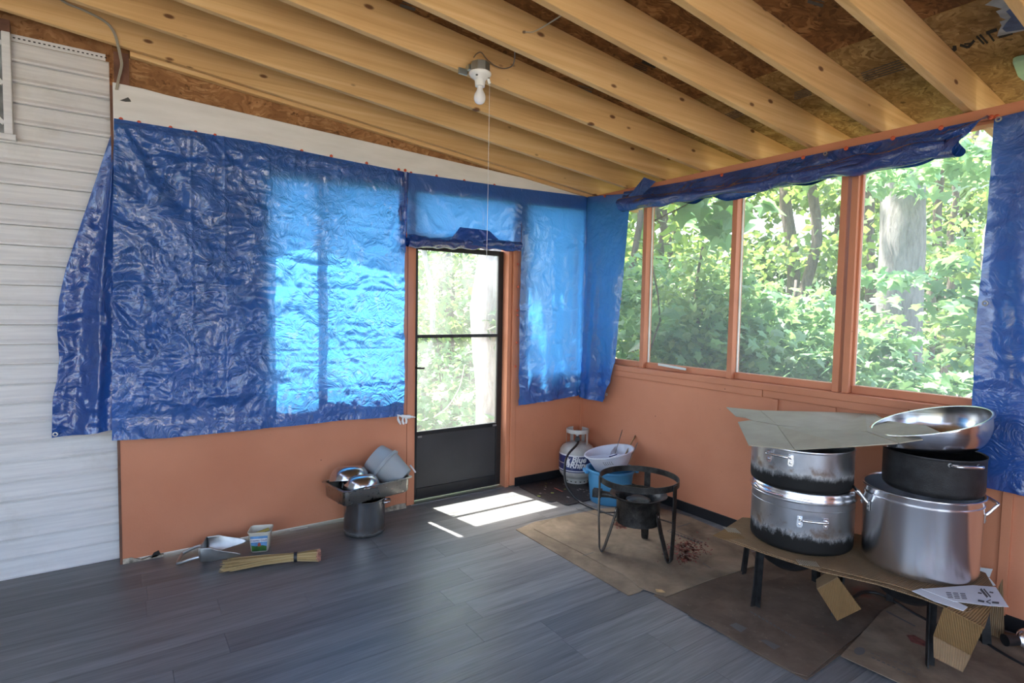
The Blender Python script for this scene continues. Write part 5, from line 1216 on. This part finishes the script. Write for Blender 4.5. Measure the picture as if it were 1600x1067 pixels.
obj('bulb', MB().lathe([(.0135, -.056), (.014, -.066), (.0165, -.075), (.020, -.083), (.028, -.098), (.031, -.112), (.030, -.126), (.024, -.138), (.014, -.1455), (.0005, -.148)], 36), 'bulb_white', lm, smooth=True)
obj('pull_string', MB().tube([(.044, -.024, -.04), (.044, -.024, -.5), (.042, -.024, 1.765 - LP[2])], .0011, 5), 'paper_white', lm)
wr1 = thing('lamp_cable', 'thin brown cable looping from the lampholder to the next rafter', 'cable', tuple(LP + [0, 0, .06]))
obj('cable', MB().tube(smooth_path([hit(740, 90, 1, -1.27), hit(745, 84, 1, -1.275), hit(752, 82, 1, -1.275), hit(760, 92, 1, -1.27), hit(768, 99, 1, -1.265), hit(776, 104, 1, -1.262), hit(788, 107, 1, -1.30), hit(800, 103, 1, -1.40), hit(804, 92, 1, -1.5), hit(804, 77, 1, -1.60)], 5), .0032, 6), 'wire_brown', wr1, smooth=True, world=True)
wr2 = thing('rafter_wire', 'short grey wire stapled between two rafters', 'cable', tuple(hit(819, 49, 1, -1.66)))
obj('wire', MB().tube(smooth_path([hit(819, 50, 1, -1.645), hit(832, 50, 1, -1.68), hit(845, 44, 1, -1.75), hit(860, 35, 1, -1.85), hit(882, 21, 1, -1.97)], 5), .0032, 6), 'cable_grey', wr2, smooth=True, world=True)
obj('wire_tie', MB().lathe([(.0005, .004), (.008, .003), (.008, -.003), (.0005, -.004)], 8, Matrix.Translation(hit(819, 50, 1, -1.645))), 'wire_brown', wr2, world=True)
cb_ = thing('electric_cable', 'beige electric cable running down the rafter to the white board', 'cable', tuple(bk(186, 100, -.12)))
for k, dx in enumerate((0, 2.2)):
    obj('cable', MB().tube(smooth_path([bk(a + dx, b, y_) for a, b, y_ in ((86, -6, -.112), (105, 6, -.112), (125, 14, -.112), (150, 26, -.112), (166, 36, -.112), (175, 47, -.112), (180, 58, -.112), (184, 74, -.106), (187, 88, -.06), (189, 100, -.04), (187, 112, -.034), (184, 124, -.032), (181, 140, -.031))], 5), .0042, 6), 'cable_grey', cb_, smooth=True, world=True)
mf = thing('foam_scrap', 'mint green foam scrap stuck under the roof at the right edge', 'foam', tuple(roof(1592, 110)))
obj('foam', MB().prism([roof(*p, d=.16) for p in [(1582, 99), (1588, 96), (1640, 86), (1650, 120), (1600, 128), (1590, 120)]], (0, 0, .025)), 'mint_foam', mf, world=True, bevel=.004)
# torn hole patch of blue membrane in the sheathing
tp = thing('torn_membrane', 'torn blue roofing membrane showing in the sheathing, upper right corner', 'membrane', tuple(roof(1585, 20)))
jag = [(1539, 8), (1560, -6), (1640, -30), (1660, 45), (1600, 48), (1575, 53), (1558, 57), (1560, 49), (1565, 40), (1562, 34), (1572, 31), (1563, 27), (1560, 22), (1556, 18), (1566, 14), (1552, 10)]
obj('pale_edge', MB().prism([roof(*p, d=.184) for p in jag], (0, 0, .001)), 'pale_membrane', tp, world=True)
obj('blue_field', MB().prism([roof(*p, d=.1835) for p in [(1578, -2), (1640, -30), (1660, 44), (1600, 46), (1572, 50), (1566, 45), (1572, 36), (1580, 27), (1572, 18), (1584, 10)]], (0, 0, .0008)), 'sky_blue_membrane', tp, world=True)
bkt = obj('metal_bracket', MB().box((-4.06, -.135, 2.90), (-3.985, -.06, 2.945)), 'galvanized', bevel=.004); tag(bkt, 'small galvanized metal bracket on the rafter at the upper left corner', 'bracket')

# =================================================================== WOODS OUTSIDE
def maple_leaf(lobes=5):
    """flat maple-like leaf in local XY, stem at origin, tip toward +Y, unit length"""
    pts = [(0, 0), (.18, -.10), (.42, -.02), (.30, .22), (.62, .42), (.34, .50), (.20, .62), (0, 1.0), (-.20, .62), (-.34, .50), (-.62, .42), (-.30, .22), (-.42, -.02), (-.18, -.10)]
    v = [(x, y, -.10 * abs(x) - .05 * y * y) for x, y in pts] + [(0, .35, .03)]
    c = len(pts); f = [(i, (i + 1) % c, c) for i in range(c)]
    return np.array(v), np.array(f)
def oval_leaf():
    v = np.array([(0, 0, 0), (.32, .3, -.06), (.34, .65, -.06), (0, 1, -.1), (-.34, .65, -.06), (-.32, .3, -.06), (0, .5, .03)]); f = np.array([(i, (i + 1) % 6, 6) for i in range(6)]); return v, f
def far_leaf():
    v = np.array([(0, 0, 0), (.38, .45, -.08), (0, 1, -.05), (-.38, .45, -.08)]); f = np.array([(0, 1, 2), (0, 2, 3)]); return v, f
LEAF = {'maple': maple_leaf(), 'oval': oval_leaf(), 'far': far_leaf()}
def rand_rot(n, tilt):
    """frames whose leaf plane is roughly horizontal, tipping by tilt radians, hanging outward"""
    az = RNG.random(n) * 2 * PI; tp = RNG.normal(.5, tilt, n); rl = RNG.normal(0, tilt, n)
    ca, sa, ct, st, cr, sr = np.cos(az), np.sin(az), np.cos(tp), np.sin(tp), np.cos(rl), np.sin(rl); o = np.zeros(n); i = np.ones(n)
    Rz = np.stack([np.stack([ca, -sa, o], -1), np.stack([sa, ca, o], -1), np.stack([o, o, i], -1)], 1)
    Rx = np.stack([np.stack([i, o, o], -1), np.stack([o, ct, st], -1), np.stack([o, -st, ct], -1)], 1)
    Ry = np.stack([np.stack([cr, o, sr], -1), np.stack([o, i, o], -1), np.stack([-sr, o, cr], -1)], 1)
    return Rz @ Rx @ Ry
def leaf_mesh(name, kind, P, size, tilt, mat):
    v, f = LEAF[kind]; n = len(P); R = rand_rot(n, tilt); s = size * RNG.uniform(.65, 1.25, n)
    W = np.einsum('nij,kj->nki', R, v) * s[:, None, None] + P[:, None, :]
    nv_ = len(v); F = (f[None] + (np.arange(n) * nv_)[:, None, None]).reshape(-1, 3)
    me = bpy.data.meshes.new(name); me.vertices.add(n * nv_); me.vertices.foreach_set('co', W.astype(np.float32).ravel())
    me.loops.add(F.size); me.loops.foreach_set('vertex_index', F.astype(np.int32).ravel()); me.polygons.add(len(F))
    me.polygons.foreach_set('loop_start', np.arange(0, F.size, 3, dtype=np.int32)); me.polygons.foreach_set('loop_total', np.full(len(F), 3, np.int32))
    me.update(calc_edges=True); me.materials.append(MATS[mat]); return me
def clump(n, c, r, clusters=14, tight=.35, shell=True):
    """points in an ellipsoid, gathered on sprays"""
    c = np.array(c, float); r = np.array(r, float)
    d = RNG.normal(size=(clusters, 3)); d /= np.linalg.norm(d, axis=1)[:, None]
    q = d * (RNG.random((clusters, 1)) ** (.33 if not shell else .22))
    k = RNG.integers(0, clusters, n); p = q[k] + RNG.normal(size=(n, 3)) * tight * np.array([1, 1, .45])
    P = c + p * r
    return P[(P[:, 0] > .42) | (P[:, 1] > .75)]
def limb(a, b, r0, r1, seed, n=10, wob=.06):
    rs_ = random.Random(seed); a, b = np.array(a, float), np.array(b, float); pts = []; L_ = np.linalg.norm(b - a)
    for i in range(n + 1):
        t = i / n; w = math.sin(PI * t) * L_ * wob
        pts.append(tuple(a + (b - a) * t + np.array([rs_.uniform(-1, 1), rs_.uniform(-1, 1), 0]) * w * .3))
    return MB().tube(smooth_path(pts, 2), [r0 + (r1 - r0) * i / (2 * n) for i in range(2 * n + 1)], 14)
def at(px, py, depth): return CAM + ray(px, py) * depth
def tree(name, label, base, top, r0, r1, bark, clumps, leaf, lsize, lmat, seed, cat='tree', branches=()):
    o = thing(name, label, cat, tuple(base), group=None)
    t_ = limb(base, top, r0, r1, seed); obj('trunk', t_, bark, o, smooth='all', world=True)
    for i, (a, b, ra) in enumerate(branches): obj('branch', limb(a, b, ra, ra * .35, seed + i + 1, 5, .1), bark, o, smooth='all', world=True)
    P = np.concatenate([clump(*c) for c in clumps]) if clumps else None
    if P is not None:
        me = leaf_mesh('foliage', leaf, P - np.array(o['_base']), lsize, .55, lmat); f = obj('foliage', me, None, o); f['kind'] = 'stuff'
    return o
def gbase(px, py, depth, z=-.5):
    p = at(px, py, depth); return np.array([p[0], p[1], z])

# big grey trunk seen through the right-hand window
b = gbase(1398, 600, 6.6); t = b + np.array([.1, -.08, 9.5])
tree('tree', 'thick pale grey trunk outside the right-hand window', b, t, .245, .17, 'bark_grey',
     [(420, at(1440, 300, 5.6) + [.2, 0, .28], (.75, .75, .22), 26, .3), (75, at(1398, 432, 5.6), (.36, .3, .10), 8, .3), (1500, t - [0, 0, 2], (2, 2, 1.2), 20, .4)], 'maple', .125, 'leaf_pale', 11)
# big sunlit trunk behind the door
b = gbase(764, 600, 7.0); t = b + np.array([.0, .0, 10])
tree('tree', 'thick sunlit trunk behind the storm door', b, t, .175, .14, 'bark_pale',
     [(120, at(778, 500, 6.9), (.15, .2, .5), 8, .4), (2500, t + [2.2, 2.2, -2.5], (1.6, 1.6, 1.4), 26, .4)], 'maple', .13, 'leaf_maple', 21)
# trees whose slim trunks show through the windows: (px, depth, radius, lean, bark, label)
slim = [(1017, 8.5, .07, .05, 'bark_dark', 'slim dark tree trunk just right of the first window post'),
        (1030, 11.5, .10, -.1, 'bark_dark', 'dark tree trunk deep in the woods behind the vine'),
        (1252, 9.5, .10, .12, 'bark_dark', 'dark forked trunk behind the bush in the middle window'),
        (1238, 10.5, .13, -.25, 'bark_dark', 'broad shaded trunk high behind the middle window bush'),
        (1350, 10.0, .11, .1, 'bark_dark', 'dark trunk left of the thick grey trunk'),
        (1450, 10.5, .09, .25, 'bark_dark', 'slim dark trunk right of the thick grey trunk'),
        (1478, 14.0, .10, .1, 'bark_dark', 'distant trunk between the grey trunk and the right tarp'),
        (1518, 7.8, .095, .75, 'bark_grey', 'grey leaning trunk beside the right tarp'),
        (666, 9.6, .05, .1, 'bark_pale', 'slender pale sapling trunk at the left of the door view'),
        (700, 12.0, .11, .0, 'bark_dark', 'shaded trunk in the middle of the door view'),
        (990, 7.5, .05, .1, 'bark_dark', 'thin trunk next to the corner tarp')]
for i, (px, dp_, r, lean, bk_, lab) in enumerate(slim):
    b = gbase(px, 560, dp_); t = b + np.array([RT[0] * lean, RT[1] * lean, 8.0])
    cl_ = []
    for z in (1.2, 2.6, 4.0, 5.6): cl_.append((int(230 + 60 * (z < 3)), b + np.array([RNG.normal() * .5, RNG.normal() * .5, .5 + z]), (1.1, 1.1, .55), 10, .38))
    tree('tree', lab, b, t, r, r * .55, bk_, cl_, 'far', .16, 'leaf_far', 50 + i * 7)
# tree added for its shade, crown out of view: shades the corner tarp, dapples the doorway
b = np.array([1.15, 2.3, -.5]); t = b + np.array([-.3, -.1, 7.5])
tree('tree', 'leafy tree added over the porch corner for shade, trunk hidden by the corner tarp', b, t, .09, .05, 'bark_dark',
     [(900, (-.15, 1.25, 4.6), (.62, .5, .5), 18, .4), (800, (.7, 1.6, 5.2), (.9, .7, .8), 20, .4)], 'maple', .13, 'leaf_maple', 301,
     branches=[((1.1, 2.28, 3.6), (-.3, 1.2, 4.5), .03), ((1.05, 2.25, 4.2), (.6, 1.5, 5.2), .03)])
# ---- bushes near the windows, the closest leaves as single parts
def bush(name, label, cat, base, stems, clumps, leaf, lsize, lmat, nparts, seed, bark='bark_dark'):
    o = thing(name, label, cat, tuple(base))
    for i, (a, b_, r) in enumerate(stems): obj('stem', limb(a, b_, r, r * .4, seed + i, 6, .12), bark, o, smooth='all', world=True)
    P = np.concatenate([clump(*c) for c in clumps])
    dcam = (P - CAM) @ FW; order = np.argsort(dcam)
    near, rest = P[order[:nparts]], P[order[nparts:]]
    v, f = LEAF[leaf]; me0 = None; R = rand_rot(len(near), .5)
    for k in range(len(near)):
        if me0 is None:
            me0 = bpy.data.meshes.new('leaf'); me0.from_pydata(v.tolist(), [], f.tolist()); me0.materials.append(MATS[lmat])
        lf = bpy.data.objects.new('leaf', me0); COL.objects.link(lf); lf.parent = o
        M_ = Matrix(R[k].tolist()).to_4x4() @ Matrix.Scale(lsize * random.uniform(.75, 1.3), 4); M_.translation = Vector(near[k] - np.array(o['_base'])); lf.matrix_basis = M_
    if len(rest):
        f_ = obj('foliage', leaf_mesh('foliage', leaf, rest - np.array(o['_base']), lsize, .55, lmat), None, o); f_['kind'] = 'stuff'
    return o
c = at(1095, 470, 5.3); b = gbase(1095, 560, 5.3)
bush('climbing_vine', 'column of climbing vine leaves outside the second window', 'vine', b, [(b, c + [0, 0, .5], .03), (b + [.15, .1, 0], c + [.15, .1, .2], .02)],
     [(1000, c + [0, 0, .05], (.34, .34, .42), 34, .35), (1000, c + [0, 0, -.65], (.40, .40, .42), 34, .35)], 'oval', .075, 'leaf_vine', 260, 401)
c = at(1075, 345, 4.7); b = gbase(1012, 560, 5.2)
bush('poplar_sapling', 'sapling with broad pale lobed leaves high in the second window', 'sapling', b, [(b, at(1012, 330, 5.0), .014), (at(1012, 350, 5.0), c + [.1, -.1, .22], .008)],
     [(70, c + [.05, -.05, .10], (.55, .45, .16), 14, .25), (40, at(1000, 500, 5.0), (.35, .3, .4), 12, .3)], 'maple', .19, 'leaf_pale', 110, 420)
c = at(1010, 560, 5.6); b = gbase(1000, 560, 5.6)
bush('shrub', 'leafy shrub low beside the first window post', 'shrub', b, [(b, c + [0, 0, .3], .02)], [(1500, c + [0, 0, -.05], (.55, .55, .5), 30, .35), (900, at(985, 430, 6.4), (.5, .5, .5), 18, .35)], 'maple', .09, 'leaf_near', 200, 430)
c = at(1240, 520, 5.4); b = gbase(1230, 560, 5.5)
bush('maple_bush', 'dense maple bush filling the lower middle window', 'bush', b, [(b, c + [0, 0, .5], .03), (b, c + [.4, -.3, .3], .02), (b, c + [-.3, .3, .3], .02)],
     [(3200, c + [0, 0, -.15], (.85, .75, .55), 60, .32), (1500, c + [.3, -.25, -.55], (.85, .8, .35), 36, .35), (700, at(1160, 500, 5.3), (.3, .3, .5), 14, .35)], 'maple', .088, 'leaf_near', 300, 440)
c = at(1430, 590, 5.0); b = gbase(1430, 590, 5.2)
bush('maple_shoot', 'young maple shoots at the sill of the right-hand window', 'shrub', b, [(b, c + [0, 0, .2], .018), (b, c + [.3, -.4, .2], .015)],
     [(330, c + [.05, -.1, -.12], (.65, .6, .25), 22, .3), (160, at(1510, 480, 5.0), (.25, .3, .5), 12, .3), (120, at(1360, 560, 5.4), (.3, .3, .3), 10, .3)], 'maple', .13, 'leaf_maple', 240, 450)
c = at(680, 590, 9.5); b = gbase(690, 600, 9.5)
bush('shrub', 'pale green undergrowth seen through the lower door pane', 'shrub', b, [(b, c + [0, 0, .8], .02)], [(1300, c + [0, 0, -.1], (1.3, 1.3, .75), 40, .35), (900, at(690, 460, 11.5), (1.4, 1.2, .8), 30, .35)], 'maple', .13, 'leaf_near', 120, 460)
b = gbase(735, 640, 6.5)
tw = thing('fallen_branch', 'thin bare pale branch arching low behind the door glass', 'branch', tuple(b))
obj('branch', MB().tube(smooth_path([at(678, 652, 6.4), at(700, 635, 6.4), at(718, 605, 6.4), at(726, 570, 6.4)], 6), .008, 6), 'bark_pale', tw, smooth=True, world=True)
# ---- far tree line closing the view, in three stretches
for i, (px, lab) in enumerate(((690, 'sunlit far trees behind the door view'), (1050, 'sunlit far trees behind the left windows'), (1300, 'sunlit far trees behind the middle window'), (1500, 'sunlit far trees behind the right-hand window'))):
    b = gbase(px, 540, 19.0)
    cl_ = [(1100, b + np.array([RT[0] * s * 1.6, RT[1] * s * 1.6, z]), (2.0, 2.0, 1.2), 22, .4) for s in (-1, 1) for z in (1.2, 3.6, 6.2)]
    tree('tree', lab, b, b + np.array([0, 0, 9.0]), .2, .1, 'bark_dark', cl_, 'far', .30, 'leaf_far', 600 + i)

# =================================================================== clean-up of working data
for o in list(bpy.data.objects):
    if '_base' in o: del o['_base']
